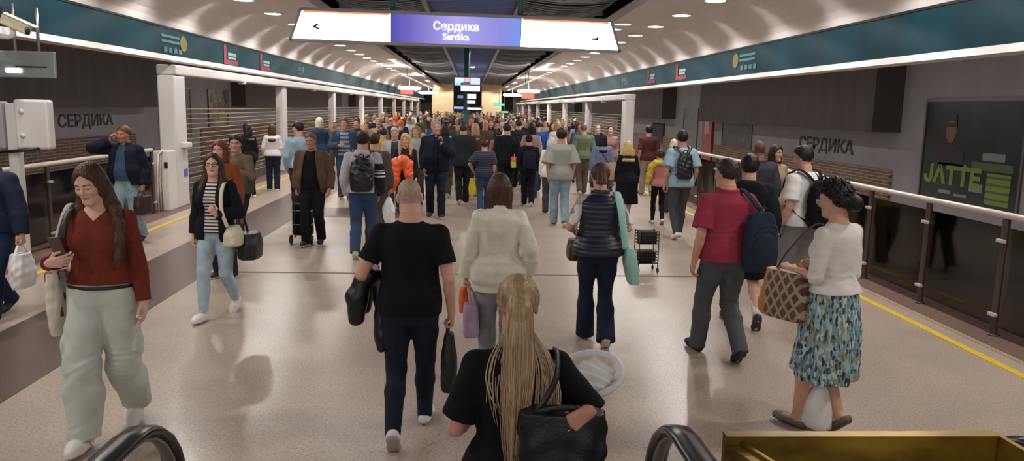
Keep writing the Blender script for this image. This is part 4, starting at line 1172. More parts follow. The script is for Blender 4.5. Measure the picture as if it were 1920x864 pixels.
def plain(cols, sc=2.0):
    def f(panel, w, h, t, U):
        panel(-w, w, 0, h, .012, ramp_mat('poster_print_'+cols[0], 'noise', cols, sc, .4, 3, stretch=(1, 1, 1.6)), 'poster_sheet')
        panel(-w*.8, w*.7, h*.10, h*.22, .016, mat('poster_line', '6f6c70', .4), 'printed_bar'); panel(-w*.7, w*.5, h*.84, h*.92, .016, mat('poster_line', '6f6c70', .4), 'printed_bar')
    return f
poster(9.39, 25.6, 28.6, .45, 2.05, 1, 'dark grey poster with faint figures right of the red panel', plain(['2a2a30', '3a3a42', '1e1e24', '4a4a52']))
m = MB(); m.cbox((0, 0, .95), (.10, 1.25, 2.3), bev=.02); m.box((-.056, -.3, 1.0), (-.05, .3, 1.5), 1); o = m.build('red_panel', [mat('red_enamel', '8a2326', .4), mat('pale_print', 'b58a86', .5)], None, (9.345, 30.3, .35)); tag(o, 'tall narrow red panel on the right track wall between two posters', 'panel')
poster(9.39, 31.9, 34.0, .45, 2.3, 1, 'pale bluish poster left of the tall red panel', plain(['6b7c86', '7f6f72', '59646c', '8a8d92']))
for y, z, lab in ((38.5, 1.10, 'dark square recess in the right wall beyond the maroon shirt'), (48, 1.25, 'dark recess in the right wall between the first gate posts'), (17.9, 2.3, 'dark recess under the right canopy')):
    if y < 20: continue
    m = MB(); m.cbox((0, 0, 0), (.12, 2.3, .95), bev=.02); tag(m.build('wall_recess', mat('recess_black', '2a2725', .8), None, (9.37, y, z)), lab, 'wall panel')
poster(-10.18, 26.2, 29.0, .9, 2.6, -1, 'dark poster on the left wall seen between the first two gate posts', plain(['26282c', '3a3d40', '4a4440', '17181c']))
poster(-10.18, 31.0, 33.4, .9, 2.6, -1, 'dim poster with a yellow stripe on the left wall behind the ropes', plain(['5a5044', '8a7a2e', '3c3a38', '6a6258']))

# ---- marks along the teal fascias
def fascia_mark(kind, px, py, sg):
    p = on_x(px, py, sg*6.0); y, z = p.y, 3.30
    t = empty('fascia_mark', (sg*5.994, y, z), label={('L', -1): 'red angular mark with white bars on the left teal fascia', ('L', 1): 'red angular mark with white bars on the right teal fascia', ('E', -1): 'yellow emblem with grey lettering on the left teal fascia', ('E', 1): 'yellow emblem with grey lettering on the right teal fascia', ('F', -1): 'faint grey emblem on the left teal fascia far along', ('F', 1): 'faint grey emblem on the right teal fascia far along'}[(kind, sg)]+LX.get((px, py), ''), category='sign mark', group=None)
    U = lambda u: -u*sg                              # reading direction along the fascia
    def bar(u0, u1, v0, v1, mt, nm):
        a, b_ = sorted((U(u0), U(u1))); m = MB(); m.box((min(0, -sg*.008), a, v0), (max(0, -sg*.008), b_, v1)); m.build(nm, mt, t)
    R_ = mat('mark_red', '84303a', .6); W_ = mat('mark_white', '84a0a0', .6); Y_ = mat('mark_yellow', '6e672f', .6); G_ = mat('mark_grey', '4f7478', .6)
    if kind == 'L':
        s_ = -1 if sg < 0 else 1
        a, b_ = sorted((U(-.55), U(-.36))); m = MB(); m.box((min(0, -sg*.008), a, -.20), (max(0, -sg*.008), b_, .26)); a, b_ = sorted((U(-.36), U(.55))); m.box((min(0, -sg*.008), a, -.20), (max(0, -sg*.008), b_, -.09)); m.build('red_stroke', R_, t)
        bar(-.22, .45, .02, .09, W_, 'white_bar'); bar(-.22, .40, -.06, -.005, W_, 'white_bar')
    else:
        c = 1.0 if kind == 'E' else .7
        m = MB(); n = 18; P = [(U(.42*c*0+(-.75*sg*-1 if 0 else (.62 if sg < 0 else -.62))*c+.19*c*math.cos(q)), .06+.16*c*math.sin(q)) for q in np.linspace(0, 2*PI, n, endpoint=False)]
        m.prism(P, 'x', min(0, -sg*.008), max(0, -sg*.008)); e = P[0]
        m.build('round_emblem', Y_ if kind == 'E' else G_, t)
        u0, u1 = (-.55, .38) if sg < 0 else (-.36, .60)
        bar(u0*c, u1*c, .12*c, .17*c, G_, 'grey_line'); bar(u0*c, u1*c, .02*c, .07*c, G_, 'grey_line')
        for q in range(4): bar((u0+.1+q*.26)*c, (u0+.27+q*.26)*c, -.17*c, -.07*c, G_, 'grey_letter')
LX = {(432, 103): ', nearer of the two', (497, 118): ', farther of the two', (1278, 130): ', nearer of the two', (1222, 141): ', farther of the two'}
for a in (('E', 322, 78, -1), ('L', 432, 103, -1), ('L', 497, 118, -1), ('F', 563, 128, -1), ('E', 1398, 112, 1), ('L', 1278, 130, 1), ('L', 1222, 141, 1), ('F', 1172, 146, 1)): fascia_mark(*a)

# ---- left edge fittings: camera, hanging panel, pole with box
p = on_y(28, 50, 9.85)
t = empty('security_camera', p, label='cream security camera under the left teal fascia', category='camera')
m = MB(); M_ = Matrix.Translation((.0, 0, 0)) @ Matrix.Rotation(.45, 4, 'Y') @ Matrix.Rotation(.3, 4, 'Z'); m.cbox((0, 0, .03), (.32, .13, .12), bev=.02, M=M_); m.cbox((.03, 0, .10), (.36, .15, .015), bev=.004, M=M_); m.build('camera_housing', mat('camera_cream', 'cfc4ac', .5), t)
m = MB(); m.lathe([(.001, 0), (.045, 0), (.045, .02), (.001, .02)], c=(.15, -.03, -.05), axis='x', seg=12); m.build('lens', M_black, t)
m = MB(); m.tube([(-.02, 0, 0), (-.04, .03, -.10), (-.12, .06, -.12), (-.40, .10, -.10)], .03, 8); m.build('bracket', M_white, t)
p = on_y(45, 118, 10.6)
t = empty('metal_sign_board', p, label='grey metal panel hanging below the left ledge near the camera', category='panel')
m = MB(); m.cbox((0, 0, -.02), (.80, .05, .34), bev=.01); m.build('panel_sheet', mat('panel_grey', '7f8482', .4, metal=.4), t)
m = MB(); m.tube([(-.1, 0, .15), (-.1, 0, .75)], .02, 8); m.build('hanger', M_steel, t)
m = MB(); m.tube([(.2, 0, .15), (.2, 0, .7)], .02, 8); m.build('hanger', M_steel, t)
m = MB(); m.cbox((-.12, -.04, -.10), (.20, .03, .06), bev=.012); m.build('small_lamp', mat('small_lamp_white', 'ffffff', .4, emit='ffffff', estr=1.5), t)
m = MB(); m.box((-.10, -.03, -.055), (.30, -.026, -.04)); m.build('slot', M_black, t)
p = on_y(42, 0, 10.2); g = on_y(42, 400, 10.2)
t = empty('equipment_pole', (g.x-.02, 10.2, 0), label='white pole carrying a flat white equipment box at the left fence', category='pole')
m = MB(); m.cbox((0, 0, 1.06), (.13, .13, 2.12), bev=.02); m.build('pole', M_gate, t)
m = MB(); m.cbox((.27, -.02, 1.86), (.42, .16, .62), bev=.03); m.build('equipment_box', mat('box_white', 'd2cfcd', .5), t)
m = MB(); m.cbox((-.32, .02, 1.84), (.46, .16, .60), bev=.03); m.build('equipment_box', mat('box_grey', '9d9aa0', .5), t)
m = MB(); m.tube([(-.2, -.1, 1.50), (.1, -.12, 1.53), (.35, -.11, 1.56)], .022, 8); m.build('cable', M_black, t)
for z in (1.72, 2.02):
    m = MB(); m.lathe([(.001, -.115), (.03, -.115), (.03, -.10), (.001, -.10)], c=(.16, 0, z), axis='y', seg=10); m.build('knob', M_gate, t)

# ---- centre post with screens, far signs, far beige piers
t = empty('information_post', (-.17, 30.0, 0), label='teal centre post carrying bright screens above the crowd', category='post')
m = MB(); m.tube([(0, 0, 0), (0, 0, 4.4)], .11, 14); m.lathe([(.13, 1.95), (.13, 2.03)], seg=14); m.build('post_body', M_tealp, t)
def screen(x0, x1, z0, z1, y, cells, nm='screen'):
    m = MB(); m.cbox(((x0+x1)/2, y+.05, (z0+z1)/2), (x1-x0+.05, .09, z1-z0+.05), bev=.01); s_ = m.build(nm, M_black, t)
    for (a, b_, c, d, col, e) in cells:
        m = MB(); m.box((x0+a*(x1-x0), y-.004, z0+c*(z1-z0)), (x0+b_*(x1-x0), y+.002, z0+d*(z1-z0))); m.build('lit_area', mat('screen_'+col, '101018', .3, emit=col, estr=e*.5), s_)
screen(-.46, .50, 2.78, 3.28, -.14, [(0, .36, .62, 1, 'bfe4ff', 1.1), (0, .25, .42, .62, '8fd0ee', 1.0), (.38, .60, .68, 1, 'f0a8b0', 1), (.62, 1, .5, 1, 'c4c8ee', 1.1), (.25, 1, .0, .42, 'e8f4ff', 1.5), (.30, .60, .44, .66, '5a6480', .8)], 'upper_screen')
screen(-.34, -.13, 2.28, 2.70, -.14, [(0, 1, .55, .8, '7f9cc8', .6)], 'side_screen')
screen(.03, .36, 2.30, 2.74, -.14, [(.0, 1, .45, .85, 'e8f0ff', 1.5), (0, .9, .05, .32, 'e8f0ff', 1.4)], 'side_screen')
screen(-.48, -.12, 2.10, 2.20, -.14, [(0, 1, .1, .9, '8fa8f0', 1)], 'ticker'); screen(.03, .58, 2.08, 2.18, -.14, [(0, 1, .1, .9, 'f4e8ea', 1.2)], 'ticker')
for px, py, y, w, h, col, e, lab in ((763, 172, 46, .75, .28, 'f06a58', 1.1, 'red lit sign box below the left fascia far along'), (990, 180, 46, .75, .28, 'f0603a', 1.2, 'red and orange lit sign box below the right fascia far along'), (936, 196, 58, .75, .14, '38e0c8', 1.3, 'upper green lit sign over the right of the far crowd'), (946, 210, 57.2, .5, .11, '38e8c0', 1.3, 'lower green lit sign over the right of the far crowd'), (984, 217, 47.5, .22, .08, 'f03050', 1.4, 'tiny red lamp over the right of the far crowd')):
    p = on_y(px, py, y); t2 = empty('lit_sign', p, label=lab, category='sign')
    m = MB(); m.cbox((0, .04, 0), (w+.06, .08, h+.05), bev=.01); m.build('sign_case', M_black, t2)
    m = MB(); m.box((-w/2, -.006, -h/2), (w/2, .002, h/2)); m.build('lit_face', mat('lit_'+col, '201010', .3, emit=col, estr=e*.5), t2)
    m = MB(); m.tube([(0, .04, h/2), (0, .04, 4.4-p.z)], .02, 6); m.build('hanger', M_steel, t2)
for k, (a, b_) in enumerate(((810, 850), (903, 940))):
    pa, pb = on_y(a, 200, 84), on_y(b_, 200, 84); m = MB(); m.box((pa.x, 84, 0), (pb.x, 85.2, 4.6)); struct('column_%d' % (k+1), m, mat('beige_stone', 'd9c49c', .6, noise=.05, nscale=1))
for x, y in ((-1.9, 82.6), (1.6, 82.6)): LIGHTS.append(lamp_light((x, y, 4.2), 62, size=2.6, rad=.2))
m = MB(); m.box((5.2, Y1-8, 0), (9.4, Y1-7.7, 4.4)); m.box((-10.2, Y1-8, 0), (-6.2, Y1-7.7, 4.4)); struct('wall_far_tunnel', m, M_dark)

# ---- escalator newels and the brass-clad deck between
M_rub = mat('handrail_rubber', '17181b', .22, spec=.6)
def newel(x, label, zt=1.02, yn=2.62, mirror=1, back=-3.2):
    t = empty('escalator_handrail', (x, yn, 0), label=label, category='escalator handrail', group=None)
    R_ = .40; P = []
    for y in np.linspace(back-yn, 0, 5): P.append((0, y, zt+max(0, -.25-y)*.02))
    for a in np.linspace(PI/2, -PI/2, 13)[1:]: P.append((0, R_*math.cos(a)*1.05, zt-R_+R_*math.sin(a)))
    P.append((0, -.5, zt-2*R_)); P.append((0, back-yn, zt-2*R_+.05))
    m = MB(); m.tube(P, .054, 16, flat=.024, side=(1, 0, 0)); m.build('rubber_rail', M_rub, t)
    Q = [(p_[0], p_[1]-(.022 if 5 <= i <= 16 else 0)*math.cos(PI/2-(i-4)*PI/12) , p_[2]-(.028 if i < 5 else .028*math.cos((i-4)*PI/12) if i < 17 else -.028)) for i, p_ in enumerate(P)]
    m = MB(); m.tube(Q, .030, 10, flat=.012, side=(1, 0, 0)); m.build('guide_rail', mat('guide_steel', '8c857f', .4, metal=.6), t)
    O = [(back-yn, zt-2*R_+.03)]+[(p_[1]*.93, (p_[2]-(zt-R_))*.93+(zt-R_)) for p_ in P[4:17]]+[(back-yn, zt-.03)]
    m = MB(); m.prism(O, 'x', -.006, .006); m.build('glass_balustrade', CL, t)
    m = MB(); m.cbox((0, (back-yn)/2+.0, .19), (.16, -(back-yn)+.5, .38), bev=.03); m.build('skirt_panel', M_steel, t)
CL = bpy.data.materials.new('clear_glass'); CL.use_nodes = True; nt = CL.node_tree; N = nt.nodes
for n in list(N): N.remove(n)
out = N.new('ShaderNodeOutputMaterial'); mx = N.new('ShaderNodeMixShader'); tr = N.new('ShaderNodeBsdfTransparent'); gs = N.new('ShaderNodeBsdfGlossy'); fr = N.new('ShaderNodeFresnel')
tr.inputs[0].default_value = (.86, .88, .85, 1); gs.inputs['Roughness'].default_value = .03; fr.inputs[0].default_value = 1.4
nt.links.new(fr.outputs[0], mx.inputs[0]); nt.links.new(tr.outputs[0], mx.inputs[1]); nt.links.new(gs.outputs[0], mx.inputs[2]); nt.links.new(mx.outputs[0], out.inputs[0])
newel(-1.19, 'black curved escalator handrail end at the lower left')
newel(.80, 'black curved escalator handrail end beside the brass deck')
newel(2.20, 'black escalator handrail at the lower right edge beyond the brass deck', zt=.97, yn=2.62)
M_brass = ramp_mat('tarnished_brass', 'noise', ['5a4514', '8a6c1e', 'a5852a', 'b5983c'], 5, .38, 4, stretch=(.6, 1, 1.5), interp='LINEAR', pos=[.28, .45, .6, .75])
for mm in (M_brass,): mm.node_tree.nodes['Principled BSDF'].inputs['Metallic'].default_value = .55
t = empty('brass_deck', (1.47, 2.4, 0), label='tarnished brass clad deck between two escalator handrails', category='deck')
pA = on_y(1355, 818, 2.56); pB = on_y(1862, 804, 2.56); zt = (pA.z+pB.z)/2; wA = pA.x-1.47; wB = pB.x-1.47
m = MB(); m.box((wA, .13, zt-.26), (wB, .16, zt)); m.box((wA, .12, zt-.004), (wB, .165, zt+.004)); m.build('end_plate', M_brass, t)
m = MB(); m.prism([(wA, .14), (wA+.05, .14), (wA+.25, -.45), (wA+.20, -.45)], 'z', zt-.24, zt-.03); m.prism([(wA+.05, .14), (wA+.065, .14), (wA+.265, -.45), (wA+.25, -.45)], 'z', zt-.03, zt-.02); m.build('side_plate', M_brass, t)
m = MB(); m.prism([(wB, .16), (wB+.02, .16), (wB+.055, -.45), (wB+.035, -.45)], 'z', zt-.26, zt-.0); m.box((wB-.17, -.30, zt-.16), (wB, .13, zt-.13)); m.build('side_plate', M_brass, t)
m = MB(); m.cbox(((wA+wB)/2, -1.2, zt-.19), (wB-wA-.02, 2.6, .05), bev=.005); m.box((wA, -2.5, 0), (wB, .15, zt-.24)); m.build('deck_top', mat('deck_grey', '8d8883', .5, metal=.3), t)

# ---- camera, world, colour
cam = bpy.data.cameras.new('camera'); cam.sensor_width = 36; cam.lens = 36*FPX/IW; cam.clip_end = 300
co = bpy.data.objects.new('camera', cam); COL.objects.link(co); bpy.context.scene.camera = co
ax = CW @ np.array([1, 0, 0]), CW @ np.array([0, -1, 0]), CW @ np.array([0, 0, -1])
co.matrix_world = Matrix(((ax[0][0], ax[1][0], ax[2][0], 0), (ax[0][1], ax[1][1], ax[2][1], 0), (ax[0][2], ax[1][2], ax[2][2], CAMH), (0, 0, 0, 1)))
w = bpy.data.worlds.new('station_air'); bpy.context.scene.world = w; w.use_nodes = True
w.node_tree.nodes['Background'].inputs[0].default_value = (.9, .86, .82, 1); w.node_tree.nodes['Background'].inputs[1].default_value = .42
vs = bpy.context.scene.view_settings; vs.view_transform = 'Standard'; vs.look = 'None'; vs.gamma = 1; vs.exposure = 1.38
try: vs.use_curve_mapping = False
except Exception: pass
# ------------------------------------------------------------------ people near the camera, and what they carry
def P3(S, x, y, z): return V3(x*S.s, y*S.s, z*S.s+S.dz)
def sack(c, wx, dy, h, top=.75, bot=.9, n=2.8, folds=.006, vox=.007, sag=0.0, tilt=(0, 0), seed=2):
    """soft bag hanging below c, in the carrier's frame"""
    def fn(F):
        z0, z1 = c[2]-h, c[2]
        w = spline([z0, z0+.1*h, z0+.45*h, z1], [wx*.5*bot*.85, wx*.5*bot, wx*.5, wx*.5*top]); d = spline([z0, z0+.1*h, z0+.45*h, z1], [dy*.5*bot*.9, dy*.5*bot, dy*.5, dy*.5*top])
        F.loft(z0, z1, w, d, spline([z0, z1], [c[0]+tilt[0], c[0]]), spline([z0, z1], [c[1]+tilt[1], c[1]]), n, .01, lambda A, Z: folds*4*(np.sin(7*A+3*np.sin(9*Z+seed))*.6+.5*np.sin(11*A-12*Z)))
        F.folds(folds*.32, seed, .9)
    m = max(wx, dy)
    return fn, (c[0]-wx*.62-abs(tilt[0]), c[1]-dy*.62-abs(tilt[1]), c[2]-h-.01), (c[0]+wx*.62+abs(tilt[0]), c[1]+dy*.62+abs(tilt[1]), c[2]+.01), vox
def bag(S, name, label, cat, c, wx, dy, h, m, straps=(), sm=None, sw=.012, flat=.005, sname='strap', extra=(), side=None, **k):
    fn, lo, hi, vox = sack(c, wx, dy, h, **k)
    me = blob_mesh(fn, lo, hi, vox, m, name); parts = []
    for st in straps:
        q = MB(); P = [Vector(v) for v in st]
        P = smooth_path(P); q.tube(P, sw, 8, flat=flat, side=side); parts.append((sname, q.mesh(sname, sm or m)))
    return held(name, me, S, label, cat, parts=parts+list(extra))
def smooth_path(P, it=2):
    for _ in range(it):
        Q = [P[0]]
        for a, b in zip(P[:-1], P[1:]): Q += [a.lerp(b, .25), a.lerp(b, .75)]
        P = Q+[P[-1]]
    return P
def grip(S, i): w, f, n, t, c = S.hand[i]; return w+(f*.085+n*.030)*S.s
def backpack(S, label, m, m2=None, w=.30, h=.44, d=.15, x=0.0, z=1.42, straps=(0, 1), rot=0, off=.035, m3=None, top='round'):
    s = S.s; yb = float(S.cy(1.30*s+S.dz))-float(spline(S.pz, S.pd)(1.30*s+S.dz))-off*s
    c = V3(x*s, yb-d*.5*s, z*s+S.dz)
    def fn(F):
        z0, z1 = c.z-h*s, c.z
        F.loft(z0, z1, spline([z0, z0+.05*s, z0+.3*h*s, z1-.12*s, z1-.03*s, z1], [w*.40*s, w*.48*s, w*.5*s, w*.47*s, w*.36*s, w*.20*s]), spline([z0, z0+.1*h*s, z0+.5*h*s, z1], [d*.40*s, d*.52*s, d*.48*s, d*.22*s]), lambda q: q*0+c.x, spline([z0, z1], [c.y, c.y+.02*s]), 3.2, .01)
        if top == 'round': F.ell((c.x, c.y-d*.45*s, z0+.36*h*s), (w*.38*s, d*.22*s, h*.30*s), None, .015*s)
        F.folds(.003*s, 4)
    me = blob_mesh(fn, (c.x-w*.6*s, c.y-d*s, c.z-h*s-.01), (c.x+w*.6*s, c.y+d*.7*s, c.z+.02), .007, m, 'backpack')
    parts = []
    for i in straps:
        sg = (-1, 1)[i]; q = MB(); sx = abs(S.sh[i].x)
        yf = float(S.cy(1.33*s+S.dz))+float(spline(S.pz, S.pd)(1.33*s+S.dz))+off*s
        P = [V3(c.x+sg*w*.16*s, c.y+d*.35*s, c.z-.03*s), V3(sg*sx*.60, yb+.05*s, 1.475*s+S.dz+off*.5*s), V3(sg*sx*.62, float(S.cy(1.44*s+S.dz))+.01*s, 1.505*s+S.dz+off*.45*s), V3(sg*sx*.68, yf*.75, 1.44*s+S.dz+off*.3*s), V3(sg*sx*.74, yf, 1.32*s+S.dz), V3(sg*sx*.98, yf*.5, 1.17*s+S.dz), V3(sg*sx*1.0, -.02*s, 1.10*s+S.dz), V3(c.x+sg*w*.36*s, c.y+d*.4*s, c.z-h*.88*s)]
        q.tube(smooth_path(P), .026*s, 10, flat=.007*s, side=(1, 0, 0)); parts.append(('shoulder_strap', q.mesh('shoulder_strap', m3 or m)))
    if top == 'round':
        q = MB(); P = [V3(c.x+w*.40*s*math.cos(a), c.y-d*.70*s+.015*abs(math.cos(a))*s, c.z-h*.40*s+h*.20*s*math.sin(a)) for a in np.linspace(0, PI, 13)]
        q.tube(P, .0045*s, 6); parts.append(('zip', q.mesh('zip', m2 or M_black)))
    q = MB(); q.tube(smooth_path([V3(c.x-.035*s, c.y+.02*s, c.z-.01*s), V3(c.x-.03*s, c.y, c.z+.04*s), V3(c.x+.03*s, c.y, c.z+.04*s), V3(c.x+.035*s, c.y+.02*s, c.z-.01*s)]), .009*s, 6); parts.append(('grab_loop', q.mesh('grab_loop', m)))
    return held('backpack', me, S, label, 'backpack', parts=parts)
def phone(S, i, label, push=.0):
    w, f, n, t, c = S.hand[i]; s = S.s; o = w+(f*.075+n*.030+t*(.012+push))*s
    up = t.normalized(); M = Matrix((( f.x, up.x, n.x, o.x), (f.y, up.y, n.y, o.y), (f.z, up.z, n.z, o.z), (0, 0, 0, 1)))
    q = MB(); q.cbox((0, .02, 0), (.074, .152, .009), bev=.003, M=M)
    g = MB(); g.box((-.034, -.052, .0045), (.034, .092, .0055), M=M)
    return held('phone', q.mesh('phone', mat('phone_case', '5a4a44', .4)), S, label, 'phone', parts=[('phone_screen', g.mesh('phone_screen', mat('phone_glass', '14161a', .1)))])

near = dict(v=.0055, fv=.0032, gv=.0065)
mid = dict(v=.0075, gv=.0085)

# 1 -- woman in the rust sweater
S = make(dict(sex='f', **near, feet=walk('R', .26, 26, .085), lean=.02, skin='d9ae98', lips='b2736c', brow='3c2a22',
    head=(14, 17, 4), eyes_down=True, nails='f3f0f0', build=1.02,
    ra=dict(w=(.225, .20, 1.165), p=(.35, -.3, -1), f=(-.93, .20, .16), n=(.0, -1, .25), curl=.42), la=dict(w=(.245, .04, .895), curl=.35, p=(.4, -1, -.1)),
    top=dict(name='sweater', c='73362a', k='knit', hem=1.012, neck=1.475, vneck=.075, fit=.003, sw=.005, cuff=.9, folds=.005, box=.01, flare=.004),
    bottom=dict(c='c6cac3', fitk='baggy', k='plain', pocket=True, folds=.020, waist=1.05, band=fabric('a8aea6'), drop=.01), shoes=dict(c='e2ded8', chunk=.006, sole='ece8e2', flash='b9b5b0'),
    hair=dict(style='long', c='4b3427', len=.40, wid=.098, wend=.07, front=.018, part=.62, parts=-.024, side=.086, t=.013, back=.03,
      locks=[[(-.055, .0, 1.60, .032), (-.100, .02, 1.48, .036), (-.135, .075, 1.39, .036), (-.140, .105, 1.28, .032), (-.135, .115, 1.18, .026), (-.13, .115, 1.09, .012)],
             [(.06, -.0, 1.58, .03), (.10, .0, 1.46, .036), (.115, .02, 1.38, .022)]])),
  166, 308, foot_py=817, rz=PI+.12, label='person in a rust knit sweater and pale cargo trousers looking down at a phone')
phone(S, 1, 'brown cased phone in the hand of the rust sweater wearer', .045)
q = MB(); q.tube([V3(.199*S.s*math.cos(a), float(S.cy(.99*S.s))+.140*S.s*math.sin(a), .992*S.s+S.dz) for a in np.linspace(0, 2*PI, 30, endpoint=False)], .011*S.s, 8, flat=.005, closed=True, side=(0, 0, 1)); link('belt', q.mesh('belt', fabric('221c1a', 'leather')), S.root)
sh = S.sh[1]
bag(S, 'tote_bag', 'cream printed tote bag hanging beside the rust sweater wearer', 'bag', (.27*S.s, -.05, 1.06*S.s), .10, .30, .42,
    ramp_mat('tote_print', 'voronoi', ['ddd3c6', 'e0d7ca', 'd8cdbf', '7a4a3c'], 16, pos=[0, .5, .75, .90]), straps=[[(.25*S.s, .06, 1.05*S.s), (.215*S.s, .10, 1.25*S.s), (.16*S.s, .06, 1.46*S.s), (.15*S.s, -.03, 1.485*S.s), (.19*S.s, -.10, 1.40*S.s), (.25*S.s, -.12, 1.05*S.s)]], sm=fabric('c9bfb4'), sw=.017, flat=.005, top=.95, bot=.85, side=(1, 0, 0))
q = MB(); q.tube(smooth_path([V3(.17*S.s, .135*S.s, 1.30*S.s+S.dz), V3(.15*S.s, .12*S.s, 1.40*S.s+S.dz), V3(.135*S.s, .05*S.s, 1.475*S.s+S.dz), V3(.135*S.s, -.05*S.s, 1.47*S.s+S.dz), V3(.15*S.s, -.14*S.s, 1.36*S.s+S.dz)]), .022, 8, flat=.006, side=(1, 0, 0)); 
o = held('bag_strap', q.mesh('bag_strap', fabric('1d1a1b', 'leather')), S, 'black shoulder strap over the rust sweater', 'strap')

# 2 -- man at the left edge
S = make(dict(sex='m', h=1.77, keep=1, v=.007, gv=.008, feet=walk('L', .28, 30, .09), skin='c99a80', hair=dict(style='short', c='2a211c'),
    la=dict(w=(.34, .10, .87), curl=.95), top=dict(name='denim_jacket', c='1d2538', k='denim', hem=.90, fit=.022, sw=.012, collar=.03, yoke=(1.34, fabric('202a40', 'denim'))), bottom=dict(c='1b2742'), shoes=dict(c='17181c', sole='d0ccc8')),
  -30, 232, Y=7.8, rz=PI-.12, label='person in a dark denim jacket cut off by the left picture edge')
g = grip(S, 0)
bag(S, 'plastic_bag', 'white plastic carrier bag beside the cream printed tote', 'bag', g+V3(.0, 0, -.10), .16, .30, .34, mat('white_plastic', 'e6e4e2', .4, noise=.06, nscale=9), straps=[[g+V3(0, .10, -.12), g+V3(0, .03, .0), g, g+V3(0, -.03, 0), g+V3(0, -.10, -.12)]], sw=.014, flat=.004, top=.7, folds=.012, side=(1, 0, 0))

# 3 -- man on the phone
S = make(dict(sex='m', v=.007, fv=.0045, gv=.008, feet=walk('R', .20, 20, .10), build=1.08, belly=.03, skin='b98068', brow='4a3426', beard='96705e', head=(12, 6, -6),
    ra=dict(w=(.165, .115, 1.535), p=(.9, .25, -.7), f=(-.30, -.12, .95), n=(-.9, -.35, -.1), curl=.55), la=dict(w=(.27, .05, .89), curl=.95),
    top=dict(name='sweater', c='3a5068', hem=.96, box=.02), jacket=dict(name='jacket', c='191d2c', hem=.90, open=(.05, .13), fit=.012, collar=.02, box=.03), bottom=dict(c='8ba0a8'), shoes=dict(c='20242c'),
    hair=dict(style='short', c='5a4030', t=.012)), 230, 236, foot_py=456, rz=PI-.10, label='person in a navy jacket and blue sweater talking on a phone')
phone(S, 1, 'dark phone held to the ear of the navy jacket wearer', .0)
g = grip(S, 0)
bag(S, 'briefcase', 'dark brown leather bag hanging from the phone caller\'s hand', 'bag', g+V3(-.02, 0, -.08), .14, .40, .28, fabric('35261f', 'leather'), straps=[[g+V3(0, .12, -.10), g+V3(0, .06, .0), g, g+V3(0, -.06, 0), g+V3(0, -.12, -.10)]], sname='handle', top=.9, bot=1.0, n=4, folds=.004)

# 4 -- woman in the striped top
def stripes():
    return ramp_mat('stripe_cloth', 'wave', ['24242c', 'dcd8d4'], 9.5, .85, pos=[0, .42])
S = make(dict(sex='f', **near, feet=walk('R', .27, 30, .075), skin='d8ab95', lips='a8605a', brow='3a2820', head=(-14, -6, 3),
    la=dict(w=(.10, .215, 1.14), p=(.9, -.5, -.8), f=(-.55, .35, .75), n=(-.2, -.9, .3), curl=.75), ra=dict(w=(.235, .02, .905), curl=.4),
    top=dict(name='striped_top', m=stripes(), hem=.93, neck=1.465, fit=.004), jacket=dict(name='blazer', c='17181f', hem=.84, open=(.055, .085), fit=.004, sw=.006, folds=.004), bottom=dict(c='a9bcc8', fitk='slim', drop=-.02), shoes=dict(c='e6e3df', sole='efece8', chunk=.003),
    hair=dict(style='long', c='3f2a22', len=.30, wid=.105, wend=.085, part=.6, parts=-.022, t=.014, front=.025,
      locks=[[(-.065, .0, 1.60, .03), (-.095, .03, 1.48, .036), (-.105, .09, 1.38, .034), (-.10, .115, 1.28, .016)], [(.065, .0, 1.60, .03), (.095, .03, 1.48, .036), (.105, .09, 1.38, .036), (.10, .115, 1.26, .018)]])),
  398, 288, foot_py=592, rz=PI-.10, label='person in a black blazer and striped top with light jeans and glasses')
q = MB()
for x in (-1, 1):
    q.tube([hpt(S, (x*.031+.024*math.cos(a), .096-.10*abs(math.cos(a)*.024+x*.0)*1.0, -.002+.018*math.sin(a))) for a in np.linspace(0, 2*PI, 18, endpoint=False)], .0022, 6, closed=True); q.tube([hpt(S, (x*.055, .092, .003)), hpt(S, (x*.080, .045, .006)), hpt(S, (x*.083, -.005, .004))], .002, 6)
q.tube([hpt(S, (-.008, .098, .003)), hpt(S, (0, .100, .006)), hpt(S, (.008, .098, .003))], .002, 6); link('glasses', q.mesh('glasses', mat('glasses_frame', '1c1616', .3)), S.root)
bag(S, 'shoulder_bag', 'cream leather shoulder bag held by the striped top wearer', 'bag', (-.235*S.s, .12, 1.02*S.s+S.dz), .17, .26, .20, fabric('d8ccb0', 'leather'), straps=[[(-.20*S.s, .02, 1.0*S.s), (-.155*S.s, .0, 1.25*S.s), (-.13*S.s, .03, 1.47*S.s), (-.13*S.s, .16, 1.36*S.s), (-.15*S.s, .22, 1.16*S.s), (-.21*S.s, .22, 1.0*S.s)]], sw=.020, flat=.006, top=.6, bot=1.05, side=(1, 0, 0))
bag(S, 'duffel_bag', 'black leather duffel hanging below the cream shoulder bag', 'bag', (-.33*S.s, -.06, .90*S.s), .22, .34, .27, fabric('1b1e20', 'leather'), straps=[[(-.30*S.s, .06, .88*S.s), (-.25*S.s, .03, 1.1*S.s), (-.20*S.s, .02, 1.36*S.s), (-.15*S.s, .0, 1.49*S.s), (-.17*S.s, -.10, 1.40*S.s), (-.28*S.s, -.14, .88*S.s)]], sw=.012, top=.8, bot=.95, n=2.6)

